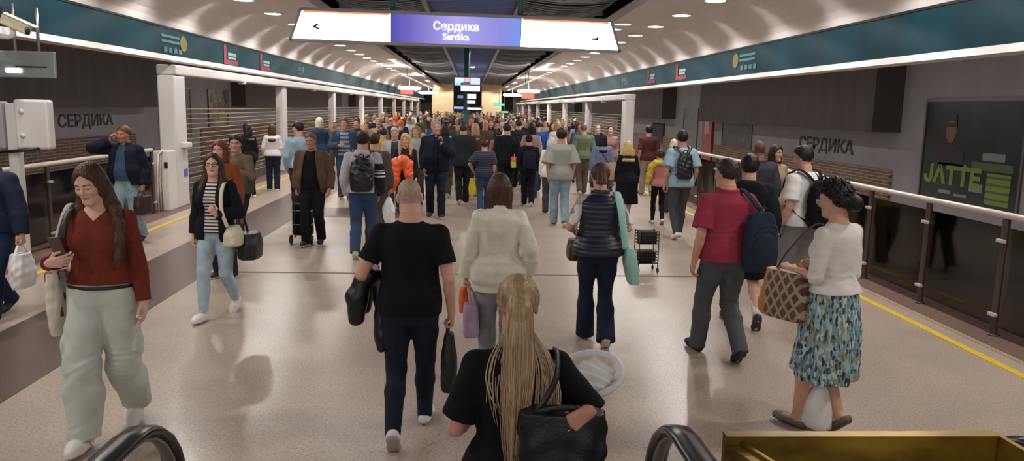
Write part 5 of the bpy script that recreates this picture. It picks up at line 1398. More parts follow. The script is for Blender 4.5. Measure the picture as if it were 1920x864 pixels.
# 5..11 -- people along the left ropes
S = make(dict(sex='f', v=.007, fv=.0045, gv=.008, feet=STAND, skin='d0a08a', brow='5a3424', head=(0, 4, 0), top=dict(name='coat', c='8a4a2c', hem=.70, fit=.02, flare=.03), bottom=dict(c='2a2626'), hair=dict(style='bob', c='6e3a24', len=.15)),
  411, 264, Y=9.7, rz=PI-.15, label='person in a rust brown coat just behind the black blazer')
S = make(dict(sex='m', **mid, feet=walk('L', .2), skin='c69780', brow='201816', head=(-20, 4, 0), la=dict(w=(.10, .22, 1.25), p=(.8, -.4, -.8), curl=.7), top=dict(name='jacket', c='6a5a48', hem=.90, fit=.014), bottom=dict(c='23242a'), shoes=dict(c='d8d5d0'), hair=dict(style='short', c='1a1413', t=.022)),
  441, 254, Y=11.4, rz=PI-.3, label='person with dark hair in a tan jacket behind the rust brown coat')
bag(S, 'shoulder_bag', 'olive bag across the chest of the tan jacket wearer', 'bag', (-.22*S.s, .12, 1.18*S.s), .16, .26, .26, fabric('4c4a3a'), straps=[[(-.2*S.s, .1, 1.16*S.s), (-.05, .16, 1.35*S.s), (.11, .05, 1.50*S.s), (.10, -.12, 1.40*S.s), (-.1, -.16, 1.2*S.s), (-.22*S.s, .02, 1.16*S.s)]])
S = make(dict(sex='f', **mid, feet=STAND, skin='cfa18a', top=dict(name='jacket', c='1c1a1c', hem=.90, fit=.01), bottom=dict(c='141418', fitk='slim'), shoes=dict(c='e4e0dc'), hair=dict(style='long', c='2c1e1a', len=.30)),
  462, 232, foot_py=370, rz=.9, label='person all in black with white shoes by the safety ropes')
S = make(dict(sex='f', **mid, feet=STAND, skin='cfa18a', la=dict(w=(.22, .10, .95)), top=dict(name='jacket', c='d2cccb', hem=.93, fit=.02, flare=.02), bottom=dict(c='1e2638', fitk='straight'), shoes=dict(c='eceae6', sole='f2f0ec'), hair=dict(style='long', c='4c3224', len=.34, wend=.06)),
  510, 234, foot_py=357, rz=.15, label='person in a white jacket and dark jeans standing at the safety ropes')
S = make(dict(sex='m', v=.007, fv=.0045, gv=.0085, feet=walk('R', .14, 14, .09), skin='b98672', brow='5a4a40', head=(6, 10, 0), build=1.05, belly=.03, ra=dict(w=(.25, .0, .88), curl=.9), la=dict(w=(.28, .06, .90), curl=.4),
    top=dict(name='sweater', c='15171a', hem=.90), jacket=dict(name='jacket', c='5e4a3e', hem=.82, open=(.07, .16), fit=.012, box=.02), bottom=dict(c='131418'), shoes=dict(c='1a1716'), hair=dict(style='short', c='6a5040', t=.010)),
  582, 250, foot_py=460, rz=PI-.05, label='person in a brown jacket over black pulling a black shopping trolley')
g = grip(S, 1)
q = MB(); z1 = .62; q.cbox((0, 0, .38), (.30, .20, .50), bev=.03); body = q
parts = []
q = MB(); q.tube(smooth_path([V3(-.10, -.11, .10), V3(-.10, -.12, .80), V3(-.06, -.12, .90), V3(.06, -.12, .90), V3(.10, -.12, .80), V3(.10, -.11, .10)], 1), .010, 8); parts.append(('trolley_frame', q.mesh('trolley_frame', mat('trolley_steel', '4a4a4c', .4, metal=.6))))
for x in (-1, 1):
    q = MB(); q.lathe([(.001, -.015), (.07, -.015), (.075, 0), (.07, .015), (.001, .015)], c=(x*.16, -.12, .075), axis='x', seg=18); parts.append(('wheel', q.mesh('wheel', M_black)))
for z in (.30, .52):
    q = MB(); q.box((-.152, -.102, z), (.152, .103, z+.014)); parts.append(('pale_band', q.mesh('pale_band', mat('pale_band', 'a8a4a4', .6))))
me = body.mesh('shopping_trolley', fabric('17171b')); 
for nm, mm in [('b', me)]+parts: mm.transform(Matrix.Translation((g.x-.02, g.y-.18, 0)) @ Matrix.Rotation(PI, 4, 'Z'))
o = held('shopping_trolley', me, S, 'black two wheeled shopping trolley beside the brown jacket', 'trolley', parts=parts)
o.location.z = 0.13
make(dict(sex='m', **mid, feet=walk('L', .2), skin='c08f78', head=(-60, 5, 0), top=dict(name='denim_jacket', c='8fa6b4', k='denim', hem=.92, fit=.014), bottom=dict(c='2a2c34'), hat=dict(style='cap', c='17171b', name='cap'), hair=dict(style='short', c='1e1816')),
  558, 229, Y=15.2, rz=.25, label='person with a black cap and pale denim jacket behind the brown jacket')
make(dict(sex='m', **mid, feet=walk('R', .2), skin='bd8b74', head=(10, 5, 0), build=1.08, belly=.03, ra=dict(w=(.12, .22, 1.16), p=(.8, -.4, -.8), curl=.6), top=dict(name='striped_top', m=ramp_mat('wide_stripes', 'wave', ['3a5064', '8796a2'], 3.2, .85, pos=[0, .55]), hem=.92), jacket=dict(name='jacket', c='33475c', hem=.9, open=(.08, .16), fit=.01), bottom=dict(c='2c3c56'), hair=dict(style='short', c='5a483c', t=.010)),
  645, 221, Y=18.5, rz=PI+.1, label='person in an open blue jacket over a striped top facing the camera')
make(dict(sex='f', **mid, feet=STAND, skin='c9a08c', top=dict(name='jacket', c='26344c', hem=.88, fit=.02), bottom=dict(c='22242c'), hair=dict(style='bob', c='cfc4b0', len=.13)),
  598, 221, Y=20.5, rz=.6, label='person with white hair and a deep blue jacket left of the striped top')
make(dict(sex='m', **mid, feet=walk('L', .2), skin='bb8872', head=(5, 4, 0), top=dict(name='jacket', c='4a3832', hem=.9, fit=.014, collar=.03), bottom=dict(c='262428'), hair=dict(style='short', c='3a2a22')),
  669, 222, Y=20, rz=PI, label='person in a dark brown jacket facing the camera behind the grey sweatshirt')

# 12 -- grey sweatshirt with backpack
S = make(dict(sex='m', v=.0065, gv=.0075, feet=walk('R', .22, 30, .09), skin='c99a84', top=dict(name='sweatshirt', c='b4b0b4', hem=.93, fit=.018, hood=1, sw=.012, mats=[fabric('26262a'), fabric('e2dedc')], paint=lambda C, S: np.where((C[:, 0] > .17) & (C[:, 2] < 1.32*S.s), np.where((C[:, 2] > 1.12*S.s) & (C[:, 2] < 1.235*S.s) & (((C[:, 2]/S.s-1.12) % .042) > .018), 2, 1), 0).astype(np.int32)), bottom=dict(c='34496a', fitk='straight'), shoes=dict(c='b9c63c', sole='d8d4c8', flash='3a3a30'), hair=dict(style='short', c='2c201b', t=.02)),
  680, 246, foot_py=482, rz=.05, label='person in a grey sweatshirt and blue jeans with yellow green shoes')
backpack(S, 'black backpack with a pale tag on the grey sweatshirt', fabric('17181b', 'shiny'), mat('zip_grey', '55575c', .4), w=.31, h=.46, d=.17)
S = make(dict(sex='m', **mid, feet=walk('L', .22), skin='c99a84', ra=dict(w=(.25, .03, .88), curl=.9), top=dict(name='jacket', c='5a4c46', hem=.86, fit=.02), bottom=dict(c='4c4440'), hair=dict(style='short', c='2e221d')),
  702, 250, Y=12.6, rz=0, label='person in a grey brown jacket partly hidden by the grey sweatshirt')
g = grip(S, 1)
bag(S, 'plastic_bag', 'white plastic carrier bag hanging between the grey sweatshirt and the bald head', 'bag', g+V3(0, 0, -.08), .20, .30, .42, mat('white_plastic', 'e6e4e2', .4, noise=.06, nscale=9), straps=[[g+V3(0, .08, -.10), g+V3(0, .02, 0), g+V3(0, -.08, -.10)]], top=.5, folds=.012)

# 13 -- bald man
S = make(dict(sex='m', **near, feet=walk('R', .30, 46, .075), skin='cf9f8a', scalp='a98d7f', build=1.0, lean=.03, head=(-8, 10, -3),
    la=dict(w=(.235, .17, 1.03), p=(.55, -1, -.1), f=(-.45, .8, -.15), n=(-.6, -.2, -.8), curl=.5), ra=dict(w=(.265, .02, .885), curl=.95),
    top=dict(name='t_shirt', c='141416', sl=.66, hem=.90, fit=.004, sw=.008, sflare=.008, folds=.004, box=.012), bottom=dict(c='1a2132', fitk='slim', drop=.03), shoes=dict(c='dedad6', sole='a8a4a0', flash='1c1c20')),
  768, 334, foot_py=816, rz=-.03, label='person with a shaved head in a black t-shirt and dark jeans')
w, e = S.wri[0], S.elb[0]
def jk(F):
    c = e.lerp(w, .55)
    F.chain([c+V3(.0, -.07, .055), c+V3(.0, .07, .055)], [.05, .05], .02)
    F.chain([c+V3(-.035, -.06, .04), c+V3(-.075, -.07, -.10), c+V3(-.085, -.06, -.23)], [.055, .07, .055], .03)
    F.chain([c+V3(-.02, .07, .04), c+V3(-.055, .07, -.10), c+V3(-.05, .06, -.20)], [.055, .065, .045], .03)
    F.chain([c+V3(.05, -.02, .03), c+V3(.085, -.03, -.12), c+V3(.08, -.04, -.36), c+V3(.075, -.04, -.44)], [.05, .055, .05, .035], .03)
    F.folds(.004, 3, .8)
c = e.lerp(w, .55)
held('folded_jacket', blob_mesh(jk, c-V3(.22, .2, .55), c+V3(.22, .22, .15), .007, fabric('141519', 'shiny'), 'folded_jacket'), S, 'black jacket folded over the forearm of the shaved head person', 'jacket')
g = grip(S, 1)
bag(S, 'pouch_bag', 'slim black bag hanging beside the lilac bag', 'bag', g+V3(.01, -.01, -.05), .11, .16, .40, fabric('131317', 'leather'), straps=[[g+V3(0, .03, -.06), g+V3(.0, .02, .02), g+V3(0, -.03, -.06)]], top=.55, bot=.95, n=2.4, folds=.006)

# 14 -- cream jacket
S = make(dict(sex='f', v=.0065, gv=.0068, feet=walk('L', .22, 26, .08), skin='d3a590', build=1.05, la=dict(w=(.27, .05, .90), curl=.9), ra=dict(w=(.27, .04, .95), curl=.3), head=(-6, 6, 0),
    top=dict(name='jacket', c='dfd9c6', hem=.80, fit=.012, sw=.010, flare=.014, neck=1.50, collar=.02, folds=.005, belt=1.05, cuff=1.2, yoke=(1.355, fabric('e2dcca', 'leather'))), bottom=dict(c='8b9096', fitk='straight'), shoes=dict(c='8a8580'), hair=dict(style='bob', c='4a3024', len=.165, side=.112, t=.022)),
  937, 326, Y=6.1, rz=0, label='person in a cream jacket with a brown bob walking away')
g = grip(S, 0)
bag(S, 'handbag', 'lilac handbag carried beside the cream jacket', 'bag', g+V3(.03, -.02, -.14), .13, .28, .26, fabric('a68db0', 'leather'), straps=[[g+V3(.03, .08, -.16), g+V3(.01, .05, .0), g+V3(.01, -.05, .0), g+V3(.03, -.08, -.16)], [g+V3(.06, .07, -.16), g+V3(.03, .04, -.02), g+V3(.03, -.06, -.02), g+V3(.06, -.08, -.16)]], sm=fabric('c79aa4', 'leather'), sname='handle', sw=.014, flat=.005, top=.9, bot=1.0, n=4, side=(1, 0, 0))
bag(S, 'paper_bag', 'small orange bag just above the lilac handbag', 'bag', g+V3(-.02, .12, -.05), .10, .20, .20, mat('orange_plastic', 'd9602c', .5, noise=.1, nscale=8), straps=[[g+V3(-.02, .15, -.06), g+V3(0, .03, .02), g+V3(-.02, .07, -.06)]], top=.8, folds=.008)

# 16 -- navy quilted vest
SLV = ramp_mat('patterned_sleeve', 'voronoi', ['d9d2cc', 'b8b0ae', '8f8a92', 'e4ded8', 'a89a98'], 16, .9)
S = make(dict(sex='f', **near, feet=walk('L', .24, 34, .07), skin='cf9c86', build=1.04, head=(-4, 5, 0), la=dict(w=(.215, .16, 1.09), p=(.6, -1, -.3), curl=.5), ra=dict(w=(.19, .14, 1.12), p=(.5, -1, -.4), curl=.7),
    top=dict(name='blouse', m=SLV, sl=.92, hem=1.0, fit=.0, sw=.008, sflare=.006), jacket=dict(name='quilted_vest', c='1b2333', k='shiny', sl=0, hem=.90, fit=.012, quilt=1, collar=.03, folds=.002, flare=.012), bottom=dict(c='1a2338', fitk='boot', drop=.05), shoes=dict(c='b8a890', sole='cfc6b6'),
    hair=dict(style='pony', c='4a3024', t=.020, tail=[(0, -.105, .0, .045), (0, -.135, -.05, .052), (0, -.135, -.12, .045), (0, -.13, -.19, .018)])),
  1126, 307, foot_py=642, rz=-.02, label='person in a navy quilted vest and dark jeans walking away')
bag(S, 'tote_bag', 'mint green tote bag hanging beside the navy quilted vest', 'bag', (.275*S.s, -.05, .98*S.s+S.dz), .13, .26, .34, mat('mint_cloth', 'a6d8cf', .6, noise=.06, nscale=9, bump=.3, bscale=14), straps=[[(.24*S.s, .04, .96*S.s), (.20*S.s, .08, 1.25*S.s), (.155*S.s, .05, 1.47*S.s), (.15*S.s, -.05, 1.48*S.s), (.17*S.s, -.16, 1.36*S.s), (.24*S.s, -.13, .96*S.s)]], sw=.032, flat=.006, top=.75, bot=.9, tilt=(.06, -.02), side=(1, 0, 0))
bag(S, 'shoulder_bag', 'small brown bag at the front hip of the navy vest', 'bag', (-.22*S.s, .16, 1.0*S.s), .12, .22, .20, fabric('4a2c20', 'leather'), straps=[[(-.21*S.s, .12, .98*S.s), (-.10*S.s, .17, 1.25*S.s), (.04*S.s, .15, 1.40*S.s), (.10*S.s, .05, 1.52*S.s)]], sw=.009)

# 17 -- red shirt
S = make(dict(sex='m', **near, feet=walk('L', .25, 34, .09), skin='cf9b80', build=1.07, belly=.02, head=(-22, 4, 0), la=dict(w=(.265, .02, .885), curl=.35), ra=dict(w=(.22, .14, 1.05), p=(.8, -.8, -.3), curl=.9),
    top=dict(name='shirt', c='98364a', sl=.80, hem=.90, fit=.008, sw=.018, sflare=.008, collar=.028, folds=.006, box=.02), bottom=dict(c='55595c', fitk='straight', k='plain', folds=.006), shoes=dict(c='1d1b1c', sole='2a2624'), hair=dict(style='short', c='352720', t=.014)),
  1363, 297, foot_py=668, rz=.16, label='person in a red short sleeved shirt and grey trousers')
backpack(S, 'dark blue backpack slung on one shoulder of the red shirt', fabric('27323f'), fabric('1b2432'), w=.29, h=.50, d=.17, x=.20, z=1.34, straps=(1,), off=.03)
q = MB()
# 18 -- dark hoodie and shorts
S = make(dict(sex='m', v=.0065, gv=.0075, feet=((-.09, .20, -2, 4), (.10, -.34, 52, -4)), skin='cfa48e', head=(10, 6, 0), top=dict(name='hoodie', c='171a22', hem=.80, fit=.03, hood=1, hoodw=1.0, sw=.022, folds=.006), bottom=dict(c='121318', fitk='wide', len=.95, k='plain'), socks=('e2dfdc', .42), shoes=dict(c='1d1d22', sole='33333a'), hair=dict(style='short', c='1b1615', t=.022)),
  1407, 291, foot_py=606, rz=-.10, label='person in a dark hoodie and black shorts behind the red shirt')
# 19 -- white t-shirt with backpack
S = make(dict(sex='m', v=.0065, gv=.0072, feet=walk('L', .2, 26, .085), skin='c99b85', head=(-22, 10, 0), la=dict(w=(.24, .09, .905), curl=.5), ra=dict(w=(.25, .06, .91), curl=.4), top=dict(name='t_shirt', c='dcd8d6', sl=.75, hem=.92, fit=.014, sw=.022, sflare=.012), bottom=dict(c='77777a', fitk='wide', len=.95, k='plain'), socks=('e2dfdc', .18), shoes=dict(c='d8d5d0'), hair=dict(style='short', c='221a18', t=.018)),
  1506, 274, Y=8.5, rz=.42, label='person in a white t-shirt and grey shorts behind the floral skirt')
backpack(S, 'large black rounded backpack on the white t-shirt', fabric('131316'), mat('zip_grey', '55575c', .4), w=.31, h=.50, d=.19)
q = MB(); a = S.wri[0]-S.hand[0][1]*.02; q.tube([a+S.hand[0][2]*.034*math.cos(t)+S.hand[0][3]*.036*math.sin(t) for t in np.linspace(0, 2*PI, 16, endpoint=False)], .010, 8, flat=.004, closed=True, side=S.hand[0][1]); link('wristwatch', q.mesh('wristwatch', M_black), S.root)

# 20 -- floral skirt
FLO = ramp_mat('floral_cloth', 'voronoi', ['7ea3b0', '5b7f92', 'a9c2c4', '39505c', '86a08c', 'c6cfc4', '6c94a4', '2e3f4a', 'a99a66', '9fbcc6'], 58, .85, stretch=(1.25, 1.25, .5))
S = make(dict(sex='f', **near, feet=((-.07, .16, -4, 8), (.07, -.15, 40, -6)), skin='cf9f88', brow='1c1413', head=(-16, 12, 0), build=1.02,
    la=dict(w=(.16, .24, 1.13), p=(.25, -1, -.5), f=(-.2, .8, .2), n=(-.3, 0, -1), curl=.8), ra=dict(w=(.10, .21, 1.12), p=(.3, -1, -.5), f=(-.3, .9, .1), curl=.6),
    top=dict(name='knit_top', c='dcd7d2', sl=1.06, hem=1.015, fit=.002, sw=.004, neck=1.475, folds=.004, flare=.004), bottom=dict(name='skirt', m=FLO, skirt=.40, waist=1.07, w=(.175, .235), pleats=8, hemdip=.05), shoes=dict(c='6f6258', open_top=True, sole='5a4d42'), hair=dict(style='curly', c='120e0e')),
  1566, 340, foot_py=806, rz=.50, label='person in a white knit top and blue floral skirt with curly black hair')
q = MB()
for x in (-1, 1): q.tube([hpt(S, (x*.031+.024*math.cos(a), .099-.05*abs(x*.031+.024*math.cos(a)), -.002+.02*math.sin(a))) for a in np.linspace(0, 2*PI, 16, endpoint=False)], .0024, 6, closed=True); q.tube([hpt(S, (x*.055, .094, .003)), hpt(S, (x*.083, .0, .006))], .0022, 6)
link('glasses', q.mesh('glasses', mat('glasses_pale', 'd8d8d8', .3)), S.root)
CHK = bpy.data.materials.new('lattice_print'); CHK.use_nodes = True; nt = CHK.node_tree; N = nt.nodes; b = N['Principled BSDF']; b.inputs['Roughness'].default_value = .5
tc = N.new('ShaderNodeTexCoord'); sx = N.new('ShaderNodeSeparateXYZ'); nt.links.new(tc.outputs['Object'], sx.inputs[0])
def mth(op, a, b_):
    q = N.new('ShaderNodeMath'); q.operation = op
    for i, v in enumerate((a, b_)):
        if isinstance(v, (int, float)): q.inputs[i].default_value = v
        else: nt.links.new(v, q.inputs[i])
    return q.outputs[0]
ys_ = mth('MULTIPLY', sx.outputs['Y'], 1.5)
l1 = mth('LESS_THAN', mth('FRACT', mth('MULTIPLY', mth('ADD', ys_, sx.outputs['Z']), 9.0), 0), .30); l2 = mth('LESS_THAN', mth('FRACT', mth('MULTIPLY', mth('SUBTRACT', ys_, sx.outputs['Z']), 9.0), 0), .30)
mixn = N.new('ShaderNodeMix'); mixn.data_type = 'RGBA'; mixn.inputs[6].default_value = lin('5d4030'); mixn.inputs[7].default_value = lin('a08a74'); nt.links.new(mth('MAXIMUM', l1, l2), mixn.inputs[0]); nt.links.new(mixn.outputs[2], b.inputs['Base Color'])
o = bag(S, 'shoulder_bag', 'brown lattice print shopper with tan side beside the floral skirt', 'bag', (-.21*S.s, .23, 1.13*S.s+S.dz), .17, .36, .33, [CHK, fabric('b5763c', 'leather')], straps=[[(-.20*S.s, .34, 1.10*S.s), (-.16*S.s, .28, 1.25*S.s), (-.14*S.s, .10, 1.47*S.s), (-.14*S.s, .0, 1.48*S.s), (-.17*S.s, .0, 1.3*S.s), (-.20*S.s, .12, 1.10*S.s)]], sm=fabric('5a3a28', 'leather'), sw=.012, top=.8, bot=1.05, n=3.2, side=(1, 0, 0))
me = o.data; co = np.zeros(len(me.polygons)*3, f32); me.polygons.foreach_get('center', co); co = co.reshape(-1, 3); me.polygons.foreach_set('material_index', (co[:, 1] > .10).astype(np.int32))
bag(S, 'plastic_bag', 'white plastic bag hanging low in front of the bare ankles', 'bag', (.0, .05, .36), .16, .20, .33, mat('white_plastic', 'e6e4e2', .4, noise=.06, nscale=9), straps=[[(.0, .09, .34), (-.03, .20, .60), (-.06, .31, .98)], [(.0, .02, .34), (-.04, .20, .62), (-.065, .30, .98)]], sw=.009, top=.35, bot=1.1, folds=.010)

# 21..31 -- right of centre, middle distance
S = make(dict(sex='m', **mid, feet=walk('R', .2), skin='8a5f4c', scalp='5a4038', build=1.05, top=dict(name='jacket', c='3a3a40', hem=.86, fit=.02, collar=.02), bottom=dict(c='2a2a30'), shoes=dict(c='1d1b1c')),
  1424, 264, Y=10.6, rz=.1, label='person with a shaved head in a dark grey jacket near the right fence')
S = make(dict(sex='f', **mid, feet=walk('L', .2), skin='c08a72', brow='1c1413', head=(-15, 2, 0), top=dict(name='jacket', c='a29072', hem=.86, fit=.02), bottom=dict(c='5f5a40', k='plain'), hair=dict(style='bob', c='241815', len=.15)),
  1457, 272, Y=11.2, rz=PI+.2, label='person with dark hair and a beige jacket facing the camera by the right fence')
S = make(dict(sex='m', v=.0065, gv=.0075, feet=walk('R', .22, 24, .085), skin='bf8a74', la=dict(w=(.26, .02, .89), curl=.4), top=dict(name='t_shirt', c='92adbd', sl=.8, hem=.86, fit=.018, sw=.024, sflare=.012), bottom=dict(c='45464a', fitk='slim', k='plain'), shoes=dict(c='e6e3e0'), hair=dict(style='short', c='191414', t=.018, nape=-.06)),
  1280, 245, foot_py=446, rz=.03, label='person in a pale blue t-shirt and grey trousers')
backpack(S, 'slim rectangular black backpack on the pale blue t-shirt', fabric('141418', 'shiny'), w=.25, h=.42, d=.10, top='flat')
make(dict(sex='f', **mid, feet=STAND, skin='d0a892', top=dict(name='jacket', c='54545a', hem=.9, fit=.01), bottom=dict(c='2c2c32'), hair=dict(style='bob', c='cdc2b4', len=.10)),
  1264, 262, Y=16.5, rz=0, label='person with white hair just left of the pale blue t-shirt')
S = make(dict(sex='f', flat=1, **mid, feet=walk('L', .2), build=.88, hscale=1.08, skin='d3a590', la=dict(w=(.20, .08, 1.0), curl=.5), top=dict(name='t_shirt', c='b0706e', sl=.8, hem=.92, fit=.01), bottom=dict(c='15151a', fitk='tight', k='plain'), shoes=dict(c='dcd8d4', sole='b0706e'), hair=dict(style='short', c='3a2820', t=.02)),
  1238, 282, foot_py=420, rz=0, label='child in a pink t-shirt and black leggings')
def yj(F):
    a = S.sh[0]
    F.chain([a+V3(.16, -.10, .06), a+V3(.02, -.09, .06), a+V3(-.06, -.06, -.02), a+V3(-.10, -.04, -.18), a+V3(-.12, -.02, -.34)], [.045, .055, .06, .055, .04], .03); F.folds(.005, 2, 1.2)
held('yellow_jacket', blob_mesh(yj, S.sh[0]-V3(.24, .22, .42), S.sh[0]+V3(.26, .1, .16), .008, fabric('c8b44a'), 'jacket'), S, 'yellow jacket draped over the shoulder of the pink shirted child', 'jacket')
make(dict(sex='m', **mid, feet=walk('L', .2), skin='bb8872', top=dict(name='shirt', c='4a2828', sl=.9, hem=.9, fit=.012), bottom=dict(c='8f8478', k='plain'), hair=dict(style='short', c='17120f', t=.02)),
  1217, 236, Y=20, rz=.1, label='person in a maroon shirt next to the first right gate post')
make(dict(sex='f', v=.0075, gv=.0085, feet=walk('R', .15), skin='d3a590', top=dict(name='coat', c='121216', hem=.42, fit=.02, flare=.035), shoes=dict(c='1a1a1c'), hair=dict(style='long', c='c4a36c', len=.30, wid=.135, wend=.135, side=.10, back=.03, strand=26)),
  1178, 266, Y=15.0, rz=0, label='person with long blond hair over a long black coat')
S = make(dict(sex='f', **mid, feet=walk('L', .2), skin='cfa18a', build=1.05, top=dict(name='shirt', c='6d7890', sl=1.9, hem=.92, fit=.02), bottom=dict(c='2f3340'), hair=dict(style='long', c='131011', len=.30)),
  1130, 250, Y=16.6, rz=0, label='person with long black hair and a slate blue shirt')
bag(S, 'shoulder_bag', 'tan round bag behind the navy quilted vest', 'bag', (.20*S.s, -.20, 1.12*S.s), .32, .18, .36, fabric('a48c70', 'leather'), straps=[[(.12, -.18, 1.10*S.s), (.0, -.15, 1.3*S.s), (-.12, -.05, 1.49*S.s), (-.1, .12, 1.4*S.s), (.1, .16, 1.2*S.s)]], sm=fabric('1c1818', 'leather'), top=.8, n=2.2)
make(dict(sex='m', **mid, feet=walk('R', .2), skin='c4937c', build=1.06, top=dict(name='shirt', c='68705a', sl=.9, hem=.9, fit=.02), bottom=dict(c='5c5248', k='plain'), hair=dict(style='short', c='7a6552', t=.012)),
  1095, 232, Y=20, rz=0, label='person in an olive green shirt beyond the grey t-shirt')
S = make(dict(sex='m', v=.007, gv=.008, feet=walk('L', .18, 26, .085), skin='b5836c', top=dict(name='t_shirt', c='94948c', sl=.95, hem=.86, fit=.03, sw=.03, sflare=.02), bottom=dict(c='8296a4', fitk='straight'), shoes=dict(c='1d1d20', sole='d8d4d0'), hair=dict(style='short', c='17130f', t=.024)),
  1053, 242, foot_py=424, rz=0, label='person in a loose grey t-shirt and light jeans walking away')
make(dict(sex='f', **mid, feet=STAND, skin='d0a892', top=dict(name='jacket', c='d8d4cc', hem=.85, fit=.02), bottom=dict(c='3a3a42'), hair=dict(style='bob', c='d2ccc2', len=.11)),
  1034, 258, Y=16.2, rz=0, label='person with white hair and white jacket left of the loose grey t-shirt')
make(dict(sex='m', **mid, feet=walk('R', .2), skin='c4937c', build=1.06, top=dict(name='jacket', c='1f4a94', hem=.88, fit=.02), bottom=dict(c='2a3040'), hair=dict(style='short', c='3a2c26', t=.012)),
  1008, 226, Y=20.4, rz=.1, label='person in a bright royal blue jacket walking away')
S = make(dict(sex='m', **mid, feet=walk('L', .2), skin='b98a74', top=dict(name='hoodie', c='17181e', hem=.88, fit=.02, hood=1), bottom=dict(c='15161a', k='plain'), shoes=dict(c='2a2a2c', sole='d8d4d0'), hat=dict(style='beanie', c='1f2430', name='beanie'), hair=dict(style='short', c='1c1816')),
  992, 254, foot_py=386, rz=0, label='person in a dark beanie and black hoodie walking away')
backpack(S, 'dark navy backpack on the black hoodie with beanie', fabric('1a2030'), w=.30, h=.46, d=.16)
bag(S, 'shopping_bag', 'small lime and orange shopping bag beside the dark beanie wearer', 'bag', (-.33, .02, 1.22*S.s), .14, .16, .24, ramp_mat('lime_orange', 'wave', ['b2cc4a', 'd86a3c'], .7, .5, pos=[0, .6]), straps=[[(-.33, .05, 1.20*S.s), (-.31, .02, 1.32*S.s), (-.33, -.03, 1.2*S.s)]], top=.8)

# 32..45 -- centre
S = make(dict(sex='m', **mid, feet=walk('R', .2), skin='c08a78', build=1.04, la=dict(w=(.26, .10, .98), p=(1, -.8, 0), curl=.6), top=dict(name='polo_shirt', m=ramp_mat('thin_stripes', 'wave', ['1e2230', '4a4e60'], 7, .85, pos=[0, .80]), sl=.85, hem=.88, fit=.016, sw=.02), bottom=dict(c='2e4664'), shoes=dict(c='2a2626'), hair=dict(style='short', c='3c1a1c', t=.02)),
  909, 262, foot_py=398, rz=0, label='person with dark red hair in a striped navy polo shirt')
g = grip(S, 0)
bag(S, 'shopping_bag', 'yellow and red shopping bag hanging beside the striped polo shirt', 'bag', g+V3(-.05, 0, -.10), .20, .16, .38, ramp_mat('yellow_red', 'noise', ['d0b830', 'c8b02c', 'b84a26'], 5, .5, pos=[0, .5, .62]), straps=[[g+V3(-.05, .05, -.12), g, g+V3(-.05, -.05, -.12)]], top=.7)
S = make(dict(sex='m', v=.007, fv=.0045, gv=.0085, feet=walk('L', .16, 14, .11), skin='b88674', beard='a08070', build=1.08, belly=.04, head=(-4, 0, 0), la=dict(w=(.10, .22, 1.36), p=(.9, -.2, -.9), f=(.1, .1, 1), n=(-.9, -.4, 0), curl=.7), top=dict(name='sweater', c='151a26', hem=.92), jacket=dict(name='jacket', c='171c2a', hem=.84, open=(.03, .06), fit=.014, collar=.03, box=.03), bottom=dict(c='161b28'), shoes=dict(c='1a1a1c'), hair=dict(style='short', c='8a7a70', t=.008)),
  818, 228, foot_py=408, rz=PI, label='person in a navy jacket facing the camera with one hand raised')
make(dict(sex='m', **mid, feet=walk('R', .2), skin='b98a74', build=1.10, top=dict(name='jacket', c='26292f', hem=.84, fit=.03, collar=.03), bottom=dict(c='1c1e24'), shoes=dict(c='1a1a1c'), hair=dict(style='short', c='3a302b', t=.014)),
  869, 231, Y=17.6, rz=.05, label='person in a dark grey jacket walking away beside the raised hand')
S = make(dict(sex='f', v=.0075, fv=.005, gv=.0085, feet=walk('L', .2), skin='cf9f86', brow='8a6a4a', head=(0, 6, 0), ra=dict(w=(.13, .22, 1.08), p=(.9, -.6, -.6), f=(-.8, .5, 0), n=(0, -.3, 1), curl=.6), top=dict(name='top', c='2a2226', hem=.95), bottom=dict(c='2b2c34'), hair=dict(style='long', c='b89468', len=.26, wid=.115, part=.6, locks=[[(-.07, .0, 1.58, .032), (-.10, .05, 1.46, .036), (-.10, .10, 1.34, .022)], [(.07, .0, 1.58, .032), (.10, .05, 1.46, .036), (.10, .10, 1.34, .022)]])),
  760, 250, Y=14.6, rz=PI, label='person with long blond hair carrying an orange jacket')
def oj(F):
    c = V3(.02, .24, 1.10*S.s)
    F.chain([c+V3(.15, .0, .10), c+V3(.0, .02, .14), c+V3(-.12, .0, .08)], [.08, .09, .07], .04); F.chain([c+V3(.12, .03, .04), c+V3(.17, .05, -.20), c+V3(.20, .04, -.40)], [.10, .11, .06], .05)
    F.chain([c+V3(-.08, .03, .02), c+V3(-.10, .05, -.12), c+V3(-.12, .05, -.20)], [.09, .08, .05], .05); F.folds(.006, 4, .9)
held('orange_jacket', blob_mesh(oj, V3(-.32, .05, .58), V3(.40, .48, 1.45), .009, fabric('dd5a2a', 'shiny'), 'jacket'), S, 'bright orange jacket bundled over the arm above the shaved head', 'jacket')
make(dict(sex='m', **mid, feet=walk('R', .2), skin='bd8d78', brow='8a8078', head=(0, 8, 0), top=dict(name='sweater', c='3a3c44', hem=.92), jacket=dict(name='jacket', c='a9a6a6', hem=.82, open=(.06, .12), fit=.014), bottom=dict(c='2a2c32'), hair=dict(style='short', c='b8b2ac', t=.018)),
  740, 239, Y=16.0, rz=PI+.05, label='person with grey hair and a pale grey jacket facing the camera')
make(dict(sex='m', **mid, feet=walk('L', .2), skin='bd8d78', top=dict(name='jacket', c='b8982e', hem=.88, fit=.02, yoke=(1.52, fabric('b8982e'))), bottom=dict(c='1c2030'), hair=dict(style='short', c='2c221e')),
  718, 240, Y=18.0, rz=.3, label='person in a mustard yellow jacket behind the grey haired walker')
